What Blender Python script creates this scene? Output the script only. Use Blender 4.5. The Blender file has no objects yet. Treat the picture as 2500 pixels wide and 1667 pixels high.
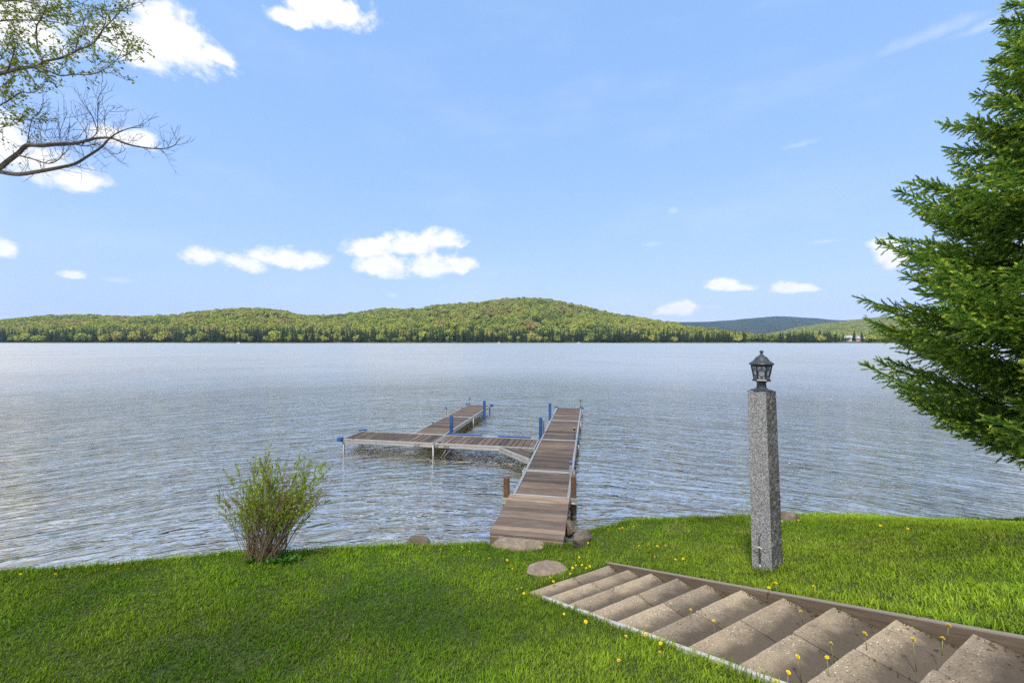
import bpy, bmesh, math, random
import numpy as np
from mathutils import Vector, Matrix
PI = math.pi
random.seed(7); rng = np.random.default_rng(11)
scene = bpy.context.scene
C = scene.collection

# ------------------------------------------------------------------ camera
H = 2.76                     # eye height above the water
F = 1000.0                   # focal length in photograph pixels (2500 wide)
HZ = 832.5                   # horizon row
cam_d = bpy.data.cameras.new('camera'); cam = bpy.data.objects.new('camera', cam_d); C.objects.link(cam)
cam.location = (0, 0, H); cam.rotation_euler = (PI/2, 0, 0)
cam_d.sensor_width = 36; cam_d.lens = 14.4; cam_d.clip_end = 40000; cam_d.clip_start = 0.05
cam_d.shift_y = (833.5-HZ)/2500*-1
scene.camera = cam

# ------------------------------------------------------------------ light and exposure
SUN_AZ = math.radians(206)   # compass-like: angle from +Y towards +X of the direction TO the sun
SUN_EL = math.radians(56)
sun_dir = Vector((math.sin(SUN_AZ)*math.cos(SUN_EL), math.cos(SUN_AZ)*math.cos(SUN_EL), math.sin(SUN_EL)))
sd = bpy.data.lights.new('sun', 'SUN'); sd.energy = 2.2; sd.angle = math.radians(5.0); sd.color = (1.0, .95, .87)
so = bpy.data.objects.new('sun', sd); C.objects.link(so)
so.rotation_euler = (-sun_dir).to_track_quat('-Z', 'Y').to_euler(); so.location = (-30, -30, 40)
scene.view_settings.view_transform = 'Standard'; scene.view_settings.look = 'None'
scene.view_settings.exposure = 0.9; scene.view_settings.gamma = 1.0
scene.view_settings.use_curve_mapping = False
scene.cycles.use_denoising = False; scene.cycles.sample_clamp_direct = 3.0; scene.cycles.sample_clamp_indirect = 3.0

# ------------------------------------------------------------------ node helpers
class NT:
    def __init__(s, nt): s.nt = nt
    def n(s, t, **kw):
        nd = s.nt.nodes.new(t)
        for k, v in kw.items(): setattr(nd, k, v)
        return nd
    def l(s, a, b): s.nt.links.new(a, b)
    def put(s, sock, v):
        if isinstance(v, bpy.types.NodeSocket): s.l(v, sock)
        else: sock.default_value = v
    def m(s, op, a, b=0.0, c=None, clamp=False):
        nd = s.n('ShaderNodeMath', operation=op, use_clamp=clamp)
        s.put(nd.inputs[0], a); s.put(nd.inputs[1], b)
        if c is not None: s.put(nd.inputs[2], c)
        return nd.outputs[0]
    def vm(s, op, a, b=(0, 0, 0)):
        nd = s.n('ShaderNodeVectorMath', operation=op); s.put(nd.inputs[0], a); s.put(nd.inputs[1], b)
        return nd.outputs[0]
    def noise(s, vec, scale, detail=4, rough=.55, dist=0.0, out=0, dim='3D'):
        nd = s.n('ShaderNodeTexNoise', noise_dimensions=dim)
        if vec is not None: s.l(vec, nd.inputs['Vector'])
        nd.inputs['Scale'].default_value = scale; nd.inputs['Detail'].default_value = detail
        nd.inputs['Roughness'].default_value = rough; nd.inputs['Distortion'].default_value = dist
        return nd.outputs[out]
    def voro(s, vec, scale, feature='F1', out='Distance'):
        nd = s.n('ShaderNodeTexVoronoi', feature=feature)
        if vec is not None: s.l(vec, nd.inputs['Vector'])
        nd.inputs['Scale'].default_value = scale
        return nd.outputs[out]
    def ramp(s, fac, stops, interp='LINEAR'):
        nd = s.n('ShaderNodeValToRGB'); nd.color_ramp.interpolation = interp
        el = nd.color_ramp.elements
        while len(el) < len(stops): el.new(0.5)
        for e, (p, c) in zip(el, stops):
            e.position = p; e.color = (c[0], c[1], c[2], 1) if len(c) == 3 else c
        s.put(nd.inputs[0], fac); return nd.outputs[0]
    def mr(s, v, a, b, c=0.0, d=1.0, smooth=False):
        nd = s.n('ShaderNodeMapRange', interpolation_type='SMOOTHSTEP' if smooth else 'LINEAR')
        s.put(nd.inputs[0], v); s.put(nd.inputs[1], a); s.put(nd.inputs[2], b); s.put(nd.inputs[3], c); s.put(nd.inputs[4], d)
        return nd.outputs[0]
    def mix(s, fac, a, b, mode='MIX'):
        nd = s.n('ShaderNodeMix', data_type='RGBA', blend_type=mode)
        s.put(nd.inputs[0], fac)
        for i, v in ((6, a), (7, b)):
            if isinstance(v, bpy.types.NodeSocket): s.l(v, nd.inputs[i])
            else: nd.inputs[i].default_value = (*v, 1) if len(v) == 3 else v
        return nd.outputs[2]
    def sep(s, v):
        nd = s.n('ShaderNodeSeparateXYZ'); s.l(v, nd.inputs[0]); return nd.outputs
    def comb(s, x, y, z):
        nd = s.n('ShaderNodeCombineXYZ')
        for i, v in enumerate((x, y, z)): s.put(nd.inputs[i], v)
        return nd.outputs[0]

# ------------------------------------------------------------------ sky
world = bpy.data.worlds.new('World'); scene.world = world; world.use_nodes = True
world.cycles.sampling_method = 'MANUAL'; world.cycles.sample_map_resolution = 512
t = NT(world.node_tree); t.nt.nodes.clear()
sky = t.n('ShaderNodeTexSky', sky_type='NISHITA'); sky.sun_disc = False
sky.sun_elevation = SUN_EL; sky.sun_rotation = SUN_AZ
sky.altitude = 300; sky.air_density = 1.0; sky.dust_density = 0.6; sky.ozone_density = 1.6
SKY_STRENGTH = 0.15
tc = t.n('ShaderNodeTexCoord').outputs['Generated']
dirv = t.vm('NORMALIZE', tc)
dx, dy, dz = t.sep(dirv)[0:3]
az = t.m('ARCTAN2', dx, dy); el = t.m('ARCSINE', dz)
# cumulus puffs: (u, v, half width, half height) in the photograph, turned into azimuth / elevation
PUFF = [(430,105,135,62),(330,125,110,48),(520,135,60,22),(800,28,120,38),(700,45,60,18),(20,45,190,90),
        (190,440,95,38),(90,400,130,60),(340,340,55,24),(250,330,60,34),(20,350,80,60),(10,608,42,26),(178,674,36,13),
        (290,684,40,8),(500,630,60,32),(600,645,70,26),(690,634,95,28),(770,634,44,24),
        (930,650,72,34),(1050,655,75,34),(1125,652,38,26),(900,612,60,34),(985,600,85,32),(1075,588,58,25),(1212,668,16,11),(960,722,16,9),
        (1760,697,46,17),(1810,704,50,12),(1925,704,48,18),(1962,702,36,14),(1985,706,22,10),
        (1655,758,50,20),(1680,752,22,18),(1745,750,40,7),(1500,765,28,8),(1643,515,15,11),(2160,622,40,34),(2190,640,40,28),
        (2260,90,130,18),(2420,60,110,14),(1950,355,50,8),(1590,597,35,8),(2010,590,55,7),(820,775,30,8)]
dens = None; wisp = None
wob = t.noise(t.comb(t.m('MULTIPLY', az, 1.0), t.m('MULTIPLY', el, 1.5), 0.0), 9.0, 5, .6)
wob2 = t.noise(t.comb(az, t.m('MULTIPLY', el, 1.4), 3.7), 26.0, 4, .6)
for (u, v, ru, rv) in PUFF:
    a0 = math.atan((u-1250)/F); k = math.cos(a0)
    e0 = math.atan((HZ-v)/F*k); ra = ru/F*k*k; re = rv/F*k
    thin = rv < 9 or ru < 20 or (rv < 20 and ru/rv > 4.5)
    qx = t.m('MULTIPLY', t.m('SUBTRACT', az, a0), 1/ra)
    qy = t.m('MULTIPLY', t.m('SUBTRACT', el, e0), 1/re)
    qy = t.m('MAXIMUM', qy, t.m('MULTIPLY', qy, -1.45))       # flatter base
    r2 = t.m('ADD', t.m('MULTIPLY', qx, qx), t.m('MULTIPLY', qy, qy))
    b = t.m('SUBTRACT', 1.0, t.m('SQRT', r2))
    b = t.m('MAXIMUM', b, -1.2)
    if thin: wisp = b if wisp is None else t.m('MAXIMUM', wisp, b)
    else: dens = b if dens is None else t.m('MAXIMUM', dens, b)
edge = t.m('ADD', t.m('MULTIPLY', t.m('SUBTRACT', wob, .5), 1.7), t.m('MULTIPLY', t.m('SUBTRACT', wob2, .5), 1.6))
d1 = t.m('MAXIMUM', t.mr(t.m('ADD', dens, edge), -.20, .52, 0, 1, True), t.mr(t.m('ADD', wisp, edge), -.2, 1.3, 0, .26, True))
# the same fair-weather cloud goes on over the rest of the sky, thicker overhead
pl = t.comb(t.m('DIVIDE', dx, t.m('ADD', t.m('ABSOLUTE', dz), .14)), t.m('DIVIDE', dy, t.m('ADD', t.m('ABSOLUTE', dz), .14)), 0.0)
gen = t.noise(pl, 1.15, 7, .55, .3)
infr = t.m('MULTIPLY', t.mr(t.m('ABSOLUTE', az), .86, 1.05, 1, 0, True), t.mr(el, .72, .90, 1, 0, True))
d2 = t.m('MULTIPLY', t.mr(gen, .36, .54, 0, .95, True), t.m('SUBTRACT', 1.0, infr))
veil = t.m('MULTIPLY', t.mr(t.noise(t.comb(az, t.m('MULTIPLY', el, 3.0), 1.0), 3.2, 5, .55), .45, .8, 0, .10, True), infr)
den = t.m('MAXIMUM', t.m('MAXIMUM', d1, d2), veil)
sr_, sg_, sb_ = t.sep(sky.outputs[0])[0:3]
tint = t.comb(t.m('MULTIPLY', t.m('POWER', sr_, .46), 1.17), t.m('MULTIPLY', t.m('POWER', sg_, .31), 1.72), t.m('MULTIPLY', t.m('POWER', sb_, .35), 2.49))
cl = t.mix(t.mr(wob2, .3, .7), (3.75, 3.8, 3.95), (4.2, 4.2, 4.25))
colr = t.mix(den, tint, cl)
colr = t.mix(t.mr(dz, -.04, -.005, 1, 0), colr, (1.2, 1.4, 1.3))
bg = t.n('ShaderNodeBackground'); bg.inputs[1].default_value = SKY_STRENGTH
t.l(colr, bg.inputs[0]); wo = t.n('ShaderNodeOutputWorld'); t.l(bg.outputs[0], wo.inputs[0])

# ------------------------------------------------------------------ material helpers
def mat(name):
    m = bpy.data.materials.new(name); m.use_nodes = True
    t = NT(m.node_tree); t.nt.nodes.clear()
    out = t.n('ShaderNodeOutputMaterial'); p = t.n('ShaderNodeBsdfPrincipled'); t.l(p.outputs[0], out.inputs[0])
    return m, t, p, out
def setp(p, **kw):
    names = dict(col='Base Color', rough='Roughness', metal='Metallic', spec='Specular IOR Level', ior='IOR', trans='Transmission Weight', alpha='Alpha')
    for k, v in kw.items():
        i = p.inputs[names[k]]
        i.default_value = (*v, 1) if k == 'col' else v
def bump(t, p, h, strength=.4, dist=.01):
    b = t.n('ShaderNodeBump'); b.inputs['Strength'].default_value = strength; b.inputs['Distance'].default_value = dist
    t.l(h, b.inputs['Height']); t.l(b.outputs[0], p.inputs['Normal']); return b
def objc(t): return t.n('ShaderNodeTexCoord').outputs['Object']
def orand(t): return t.n('ShaderNodeObjectInfo').outputs['Random']
def worldpos(t): return t.n('ShaderNodeNewGeometry').outputs['Position']

M = {}
def simple(name, col, rough=.5, metal=0.0, nscale=0, namt=.15, bscale=0, bstr=.2):
    m, t, p, o = mat(name); setp(p, col=col, rough=rough, metal=metal)
    if nscale:
        f = t.noise(worldpos(t), nscale, 5, .6)
        a = tuple(c*(1-namt) for c in col); b = tuple(min(1, c*(1+namt)) for c in col)
        t.l(t.ramp(f, [(.3, a), (.7, b)]), p.inputs['Base Color'])
    if bscale: bump(t, p, t.noise(worldpos(t), bscale, 5, .6), bstr, .005)
    M[name] = m; return m
simple('aluminium', (.31, .31, .30), .42, .35, 7, .18)
simple('steel', (.22, .22, .22), .45, .7, 9, .3)
simple('blue_plastic', (.020, .072, .23), .42, 0, 20, .25)
simple('lantern_metal', (.045, .055, .062), .45, .3, 25, .3, 60, .15)
simple('dark_plastic', (.03, .03, .03), .45, 0, 15, .3)
simple('wet_wood', (.022, .015, .010), .5, 0, 14, .35)
simple('soil', (.07, .055, .035), .95, 0, 12, .4, 30, .6)
simple('bark_grey', (.12, .098, .08), .9, 0, 30, .45, 80, .6)
simple('bark_twig', (.12, .085, .06), .85, 0, 30, .35)
simple('stem_brown', (.20, .145, .09), .85, 0, 18, .4)
simple('far_trunk', (.16, .14, .12), .9, 0, 1, .3)
simple('house_white', (.72, .72, .72), .7, 0, .4, .06)
simple('house_grey', (.42, .42, .43), .7, 0, .4, .08)
simple('house_roof', (.20, .19, .19), .8, 0, .6, .15)
simple('roof_pale', (.62, .65, .70), .5, .2, .4, .08)
simple('house_trim', (.45, .22, .18), .7, 0, .5, .1)
simple('window_glass', (.03, .035, .04), .1)
simple('dandelion_yellow', (.82, .60, .012), .7, 0, 200, .12)
simple('dandelion_stem', (.20, .22, .07), .7, 0, 30, .3)
simple('dead_leaf', (.105, .055, .032), .85, 0, 40, .4)
simple('dry_flower', (.17, .075, .05), .9, 0, 60, .35)

# weathered deck wood: grain runs along local X
def wood(name, c0, c1, c2, gs=1.0, rough=.78):
    m, t, p, o = mat(name); r = orand(t)
    v = t.vm('ADD', objc(t), t.comb(t.m('MULTIPLY', r, 37.0), t.m('MULTIPLY', r, 91.0), t.m('MULTIPLY', r, 53.0)))
    g = t.noise(t.vm('MULTIPLY', v, (1.6*gs, 34*gs, 34*gs)), 1.6, 6, .65, .6)
    w = t.noise(t.vm('MULTIPLY', v, (2.2, 7, 7)), 1.0, 4, .6)
    f = t.m('ADD', t.m('MULTIPLY', g, .55), t.m('MULTIPLY', w, .45))
    col = t.ramp(f, [(.30, c0), (.50, c1), (.72, c2)])
    tone = t.ramp(r, [(0, (.50, .50, .50)), (.35, (.85, .82, .80)), (.7, (1.08, 1.02, .97)), (1, (1.55, 1.45, 1.3))])
    t.l(t.mix(1.0, col, tone, 'MULTIPLY'), p.inputs['Base Color']); setp(p, rough=rough)
    bump(t, p, g, .35, .004); M[name] = m
wood('deck_wood', (.042, .031, .023), (.100, .075, .056), (.22, .172, .132))
wood('ramp_wood', (.085, .063, .046), (.185, .14, .105), (.31, .25, .195))
wood('post_wood', (.045, .024, .012), (.105, .058, .028), (.18, .11, .06))
wood('board_wood', (.045, .034, .024), (.095, .074, .053), (.16, .13, .10))  # shade on the board's side face is painted into these dark tones
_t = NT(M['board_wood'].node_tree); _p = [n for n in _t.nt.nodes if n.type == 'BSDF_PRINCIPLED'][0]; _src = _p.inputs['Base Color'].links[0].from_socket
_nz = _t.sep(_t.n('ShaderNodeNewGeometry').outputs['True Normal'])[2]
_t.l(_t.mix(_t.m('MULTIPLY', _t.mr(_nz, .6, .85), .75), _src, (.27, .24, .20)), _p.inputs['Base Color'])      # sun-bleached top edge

# granite of the lamp post
m, t, p, o = mat('granite'); v = objc(t)
sp = t.voro(v, 170, out='Color'); s0 = t.sep(sp)[0]
col = t.ramp(s0, [(0, (.075, .078, .08)), (.28, (.17, .17, .17)), (.6, (.30, .30, .295)), (1, (.48, .475, .46))])
blot = t.noise(v, 9, 5, .6)
col = t.mix(t.mr(blot, .45, .75, 0, .35), col, (.16, .155, .13))
t.l(col, p.inputs['Base Color']); setp(p, rough=.8)
bump(t, p, t.m('ADD', t.noise(v, 60, 5, .7), t.m('MULTIPLY', s0, .4)), .7, .006); M['granite'] = m
m, t, p, o = mat('granite_split'); v = objc(t)
s0 = t.sep(t.voro(v, 110, out='Color'))[0]
rough_h = t.noise(t.vm('MULTIPLY', v, (1, 1, .7)), 24, 6, .7, .4)
col = t.ramp(t.m('ADD', t.m('MULTIPLY', s0, .4), t.m('MULTIPLY', rough_h, .6)), [(.28, (.035, .036, .036)), (.5, (.085, .085, .082)), (.72, (.20, .20, .19))])
lich = t.mr(t.noise(v, 30, 4, .7), .60, .70)
zz = t.sep(v)[2]
col = t.mix(t.m('MULTIPLY', lich, t.mr(zz, .5, 1.5, .15, .85)), col, (.38, .38, .34))
t.l(col, p.inputs['Base Color']); setp(p, rough=.85); bump(t, p, rough_h, 1.0, .02); M['granite_split'] = m

# exposed aggregate concrete
m, t, p, o = mat('concrete'); v = worldpos(t)
peb = t.voro(v, 95, out='Color'); pd = t.voro(v, 95)
pr = t.sep(peb)
base = t.ramp(t.noise(v, 260, 3, .7), [(.3, (.20, .165, .12)), (.7, (.38, .32, .24))])
stone = t.ramp(pr[0], [(0, (.09, .075, .06)), (.45, (.22, .175, .12)), (.75, (.40, .34, .27)), (1, (.78, .75, .68))])
wear = t.noise(v, 2.6, 5, .6, .3)
msk = t.m('MULTIPLY', t.mr(pd, .30, .42, 1, 0), t.mr(pr[1], .20, .30, 0, 1))
dist = t.mr(t.sep(v)[1], 3.0, 4.3, 1.0, .5)
col = t.mix(t.m('MULTIPLY', msk, dist), base, stone)
col = t.mix(t.mr(wear, .50, .72, 0, .55), col, (.44, .36, .26))
stain = t.noise(v, 1.7, 6, .65, .5)
col = t.mix(t.mr(stain, .50, .70, 0, .62), col, (.075, .062, .048))
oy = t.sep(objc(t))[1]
back_dark = t.m('MULTIPLY', t.mr(t.m('ADD', oy, t.m('MULTIPLY', t.noise(v, 9, 4, .6), .16)), .215, .09, 0, 1, True), .88)  # slab colour darkens towards the back of the tread
col = t.mix(back_dark, col, (.070, .057, .043))
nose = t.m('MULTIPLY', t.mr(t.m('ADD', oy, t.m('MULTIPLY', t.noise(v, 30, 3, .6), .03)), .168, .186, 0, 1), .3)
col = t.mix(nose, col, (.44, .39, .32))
tone = t.ramp(orand(t), [(0, (.78, .73, .66)), (1, (1.20, 1.12, 1.0))])
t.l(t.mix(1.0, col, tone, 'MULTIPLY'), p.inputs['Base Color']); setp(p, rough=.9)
bump(t, p, t.m('SUBTRACT', t.noise(v, 55, 5, .7), t.m('MULTIPLY', t.m('MULTIPLY', pd, msk), .8)), .75, .008); M['concrete'] = m
simple('curb_concrete', (.46, .44, .40), .9, 0, 22, .3, 120, .5)

# field stones
def rockmat(name, c0, c1, c2, lic):
    m, t, p, o = mat(name); v = worldpos(t)
    n1 = t.noise(v, 7, 7, .62, .5); n2 = t.noise(v, 48, 5, .7)
    col = t.ramp(t.m('ADD', t.m('MULTIPLY', n1, .6), t.m('MULTIPLY', n2, .4)), [(.32, c0), (.5, c1), (.7, c2)])
    col = t.mix(t.mr(t.noise(v, 16, 5, .7), .58, .66, 0, .7), col, lic)
    t.l(col, p.inputs['Base Color']); setp(p, rough=.88)
    bump(t, p, t.m('ADD', n1, t.m('MULTIPLY', n2, .5)), .7, .02); M[name] = m
rockmat('stone_tan', (.095, .072, .048), (.21, .165, .112), (.35, .285, .205), (.30, .265, .20))
rockmat('stone_grey', (.05, .040, .030), (.12, .097, .073), (.23, .19, .145), (.27, .25, .20))

# leaf-like materials driven by a colour attribute
def leafmat(name, trans=.35, rough=.55, gain=1.0, spec=.3):
    m, t, p, o = mat(name); a = t.n('ShaderNodeVertexColor'); a.layer_name = 'col'
    col = a.outputs[0]
    t.l(col, p.inputs['Base Color']); setp(p, rough=rough, spec=spec)
    tr = t.n('ShaderNodeBsdfTranslucent')
    t.l(t.mix(1.0, col, (1.25*gain, 1.25*gain, .7*gain), 'MULTIPLY'), tr.inputs[0])
    mx = t.n('ShaderNodeMixShader'); mx.inputs[0].default_value = trans
    t.l(p.outputs[0], mx.inputs[1]); t.l(tr.outputs[0], mx.inputs[2]); t.l(mx.outputs[0], o.inputs[0]); M[name] = m
leafmat('grass_blades', .30, .6, 1.0, .08); leafmat('needles', .34, .55, 1.1, .15); leafmat('leaves', .40, .45)

# lawn soil and thatch between the blades
m, t, p, o = mat('lawn_soil'); v = worldpos(t)
f = t.noise(v, 3.0, 6, .65); f2 = t.noise(v, 45, 4, .7)
col = t.ramp(t.m('ADD', t.m('MULTIPLY', f, .5), t.m('MULTIPLY', f2, .5)), [(.35, (.030, .048, .010)), (.5, (.045, .075, .014)), (.65, (.075, .085, .025))])
z = t.sep(v)[2]
col = t.mix(t.mr(z, .16, .24, 1, 0), col, (.085, .062, .04))
t.l(col, p.inputs['Base Color']); setp(p, rough=.95); bump(t, p, f2, .8, .02); M['lawn_soil'] = m

# far tree foliage: every tree takes its own tint
def farleaf(name, stops, patch):
    m, t, p, o = mat(name); oi = t.n('ShaderNodeObjectInfo')
    pn = t.noise(t.vm('MULTIPLY', oi.outputs['Location'], (.010, .010, .010)), 1.0, 3, .6)
    f = t.m('ADD', t.m('MULTIPLY', oi.outputs['Random'], .36), t.m('MULTIPLY', t.mr(pn, .33, .67), .64))
    col = t.ramp(f, stops)
    v = t.noise(worldpos(t), .9, 3, .6)
    col = t.mix(1.0, col, t.ramp(v, [(.3, (.72, .72, .72)), (.7, (1.25, 1.25, 1.25))]), 'MULTIPLY')
    t.l(col, p.inputs['Base Color']); setp(p, rough=.8, spec=.15)
    tr = t.n('ShaderNodeBsdfTranslucent'); t.l(col, tr.inputs[0])
    mx = t.n('ShaderNodeMixShader'); mx.inputs[0].default_value = .25
    t.l(p.outputs[0], mx.inputs[1]); t.l(tr.outputs[0], mx.inputs[2]); t.l(mx.outputs[0], o.inputs[0]); M[name] = m
farleaf('far_broadleaf', [(.0, (.13, .165, .05)), (.25, (.23, .29, .06)), (.5, (.38, .43, .075)), (.72, (.36, .355, .10)), (.88, (.38, .29, .11)), (1, (.27, .23, .14))], 0)
farleaf('far_conifer', [(.0, (.028, .050, .020)), (.5, (.042, .070, .028)), (1, (.065, .095, .036))], 0)
m, t, p, o = mat('forest_floor'); v = worldpos(t)
f = t.m('ADD', t.m('MULTIPLY', t.noise(v, .012, 4, .6), .5), t.m('MULTIPLY', t.noise(v, .09, 5, .7), .5))
t.l(t.ramp(f, [(.35, (.03, .04, .018)), (.5, (.075, .09, .03)), (.65, (.12, .13, .04))]), p.inputs['Base Color'])
setp(p, rough=1, spec=.05); bump(t, p, t.noise(v, .07, 5, .7), 1.0, 9.0); M['forest_floor'] = m
m, t, p, o = mat('mountain_forest'); v = worldpos(t)
f = t.m('ADD', t.m('MULTIPLY', t.noise(v, .003, 4, .6), .5), t.m('MULTIPLY', t.noise(v, .03, 5, .75), .5))
t.l(t.ramp(f, [(.36, (.018, .03, .02)), (.5, (.035, .055, .03)), (.64, (.07, .085, .04))]), p.inputs['Base Color'])
setp(p, rough=1, spec=.05); bump(t, p, t.noise(v, .03, 6, .75), 1.0, 30.0); M['mountain_forest'] = m

# lake water
m, t, p, o = mat('lake_water'); v = worldpos(t); X, Y, Z = t.sep(v)[0:3]
xx = t.m('ADD', X, .8)
warp = t.m('DIVIDE', t.m('MULTIPLY', t.m('MULTIPLY', xx, xx), .060), t.m('ADD', 1.0, t.m('MULTIPLY', t.m('ABSOLUTE', xx), .05)))
wn = t.noise(v, .22, 3, .5)
S = t.m('ADD', t.m('ADD', Y, warp), t.m('MULTIPLY', wn, 1.6))
cr = t.comb(X, S, 0.0)
h1 = t.noise(t.vm('MULTIPLY', cr, (.48, 1.9, 1)), 1.0, 2, .5, .25)
h2 = t.noise(t.vm('MULTIPLY', cr, (1.3, 5.6, 1)), 1.0, 3, .55, .5)
h3 = t.noise(t.vm('MULTIPLY', cr, (3.6, 10.5, 1)), 1.0, 3, .6, .4)
ridge = t.m('SUBTRACT', 1.0, t.m('ABSOLUTE', t.m('SUBTRACT', t.m('MULTIPLY', h2, 2.0), 1.0)))
gust = t.mr(t.noise(t.vm('MULTIPLY', v, (.035, .06, 0)), 1.0, 3, .55), .32, .68, .55, 1.25)
hh = t.m('ADD', t.m('ADD', t.m('MULTIPLY', h1, .13), t.m('MULTIPLY', ridge, .066)), t.m('MULTIPLY', h3, .015))
hh = t.m('MULTIPLY', hh, gust)
b = bump(t, p, hh, 1.0, 1.0)
shal = t.mr(t.m('ADD', Y, t.m('MULTIPLY', t.noise(v, .6, 4, .6), 1.5)), 5.8, 9.5, 1, 0, True)
shal = t.m('MULTIPLY', shal, t.mr(t.m('ABSOLUTE', t.m('SUBTRACT', X, 1.5)), 3, 12, 1, .35))
bed = t.ramp(t.noise(v, 2.2, 5, .65), [(.35, (.05, .042, .026)), (.6, (.13, .105, .068)), (.75, (.21, .175, .12))])
col = t.mix(shal, (.10, .10, .095), bed)
t.l(col, p.inputs['Base Color']); setp(p, rough=.6, spec=0.0)
gl = t.n('ShaderNodeBsdfGlossy'); gl.inputs['Color'].default_value = (1.0, .90, .76, 1)
t.l(t.mr(Y, 7, 42, .06, .30), gl.inputs['Roughness']); t.l(b.outputs[0], gl.inputs['Normal'])
fr_ = t.n('ShaderNodeFresnel'); fr_.inputs['IOR'].default_value = 2.0; t.l(b.outputs[0], fr_.inputs['Normal'])
fac = t.ramp(fr_.outputs[0], [(.112, (.07, .07, .07)), (.138, (.30, .30, .30)), (.178, (.95, .95, .95)), (.40, (1, 1, 1))])
wind = t.m('ADD', t.m('ADD', t.m('MULTIPLY', t.noise(t.vm('MULTIPLY', cr, (.12, .75, 0)), 1.0, 4, .65, .4), .40), t.m('MULTIPLY', t.noise(t.vm('MULTIPLY', cr, (.03, .20, 0)), 1.0, 4, .7, .3), .35)), t.m('MULTIPLY', t.noise(t.vm('MULTIPLY', cr, (.006, .045, 0)), 1.0, 5, .7), .25))
fac = t.m('MULTIPLY', fac, t.mr(wind, .38, .50, .80, 1.0))
mx = t.n('ShaderNodeMixShader'); t.l(fac, mx.inputs[0]); t.l(p.outputs[0], mx.inputs[1]); t.l(gl.outputs[0], mx.inputs[2]); t.l(mx.outputs[0], o.inputs[0])
M['lake_water'] = m

# glass of the lantern
m, t, p, o = mat('lantern_glass'); setp(p, col=(.78, .80, .80), rough=.22, trans=.75, ior=1.2)
M['lantern_glass'] = m

# ------------------------------------------------------------------ mesh helpers
def tag(o, label=None, cat=None, group=None, kind=None):
    if label: o['label'] = label
    if cat: o['category'] = cat
    if group: o['group'] = group
    if kind: o['kind'] = kind
    return o
def link(name, me, mt=None, parent=None):
    o = bpy.data.objects.new(name, me); C.objects.link(o)
    if parent is not None: o.parent = parent
    if mt and me is not None and not me.materials: me.materials.append(M[mt])
    return o
def empty(name, loc=(0, 0, 0), rz=0.0):
    o = bpy.data.objects.new(name, None); C.objects.link(o); o.location = loc; o.rotation_euler = (0, 0, rz)
    o.empty_display_size = .1; return o
class MB:
    def __init__(s): s.v = []; s.f = []
    def add(s, vs, fs):
        n = len(s.v); s.v += [tuple(p) for p in vs]; s.f += [tuple(i+n for i in f) for f in fs]; return s
    def box(s, c, d, rz=0.0, mtx=None):
        hx, hy, hz = d[0]/2, d[1]/2, d[2]/2
        vs = [Vector((x, y, z)) for x in (-hx, hx) for y in (-hy, hy) for z in (-hz, hz)]
        R = mtx if mtx is not None else Matrix.Rotation(rz, 3, 'Z')
        vs = [R @ p + Vector(c) for p in vs]
        return s.add(vs, [(0, 1, 3, 2), (4, 6, 7, 5), (0, 4, 5, 1), (2, 3, 7, 6), (0, 2, 6, 4), (1, 5, 7, 3)])
    def bar(s, a, b, w, h):
        a, b = Vector(a), Vector(b); d = b-a; L = d.length; q = d.to_track_quat('X', 'Z').to_matrix()
        return s.box((a+b)/2, (L, w, h), mtx=q)
    def tube(s, pts, rad, n=6, cap=True):
        pts = [Vector(p) for p in pts]
        if not hasattr(rad, '__len__'): rad = [rad]*len(pts)
        base = len(s.v); up = None
        for i, p in enumerate(pts):
            d = (pts[min(i+1, len(pts)-1)] - pts[max(i-1, 0)])
            if d.length < 1e-9: d = Vector((0, 0, 1))
            d.normalize()
            if up is None: up = d.orthogonal().normalized()
            up = (up - d*up.dot(d)); up = up.normalized() if up.length > 1e-6 else d.orthogonal().normalized()
            w = d.cross(up)
            for k in range(n):
                a = 2*PI*k/n; s.v.append(tuple(p + (up*math.cos(a) + w*math.sin(a))*rad[i]))
        for i in range(len(pts)-1):
            for k in range(n):
                a = base+i*n+k; b_ = base+i*n+(k+1) % n; s.f.append((a, b_, b_+n, a+n))
        if cap:
            s.f.append(tuple(base+k for k in range(n))[::-1]); e = base+(len(pts)-1)*n; s.f.append(tuple(e+k for k in range(n)))
        return s
    def lathe(s, prof, n=16, c=(0, 0, 0), ph=0.0):
        base = len(s.v)
        for (r, z) in prof:
            for k in range(n):
                a = 2*PI*k/n+ph; s.v.append((c[0]+r*math.cos(a), c[1]+r*math.sin(a), c[2]+z))
        for i in range(len(prof)-1):
            for k in range(n):
                a = base+i*n+k; b_ = base+i*n+(k+1) % n; s.f.append((a, b_, b_+n, a+n))
        s.f.append(tuple(base+k for k in range(n))[::-1]); e = base+(len(prof)-1)*n; s.f.append(tuple(e+k for k in range(n)))
        return s
    def mesh(s, name='m', smooth=False, bevel=0.0, seg=1):
        me = bpy.data.meshes.new(name); me.from_pydata(s.v, [], s.f)
        if bevel:
            bm = bmesh.new(); bm.from_mesh(me)
            bmesh.ops.bevel(bm, geom=bm.edges[:], offset=bevel, segments=seg, affect='EDGES', clamp_overlap=True)
            bm.to_mesh(me); bm.free()
        if smooth: me.polygons.foreach_set('use_smooth', [True]*len(me.polygons))
        me.update(); return me
    def build(s, name, mt, parent=None, smooth=False, bevel=0.0, seg=1):
        return link(name, s.mesh(name, smooth, bevel, seg), mt, parent)
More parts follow.
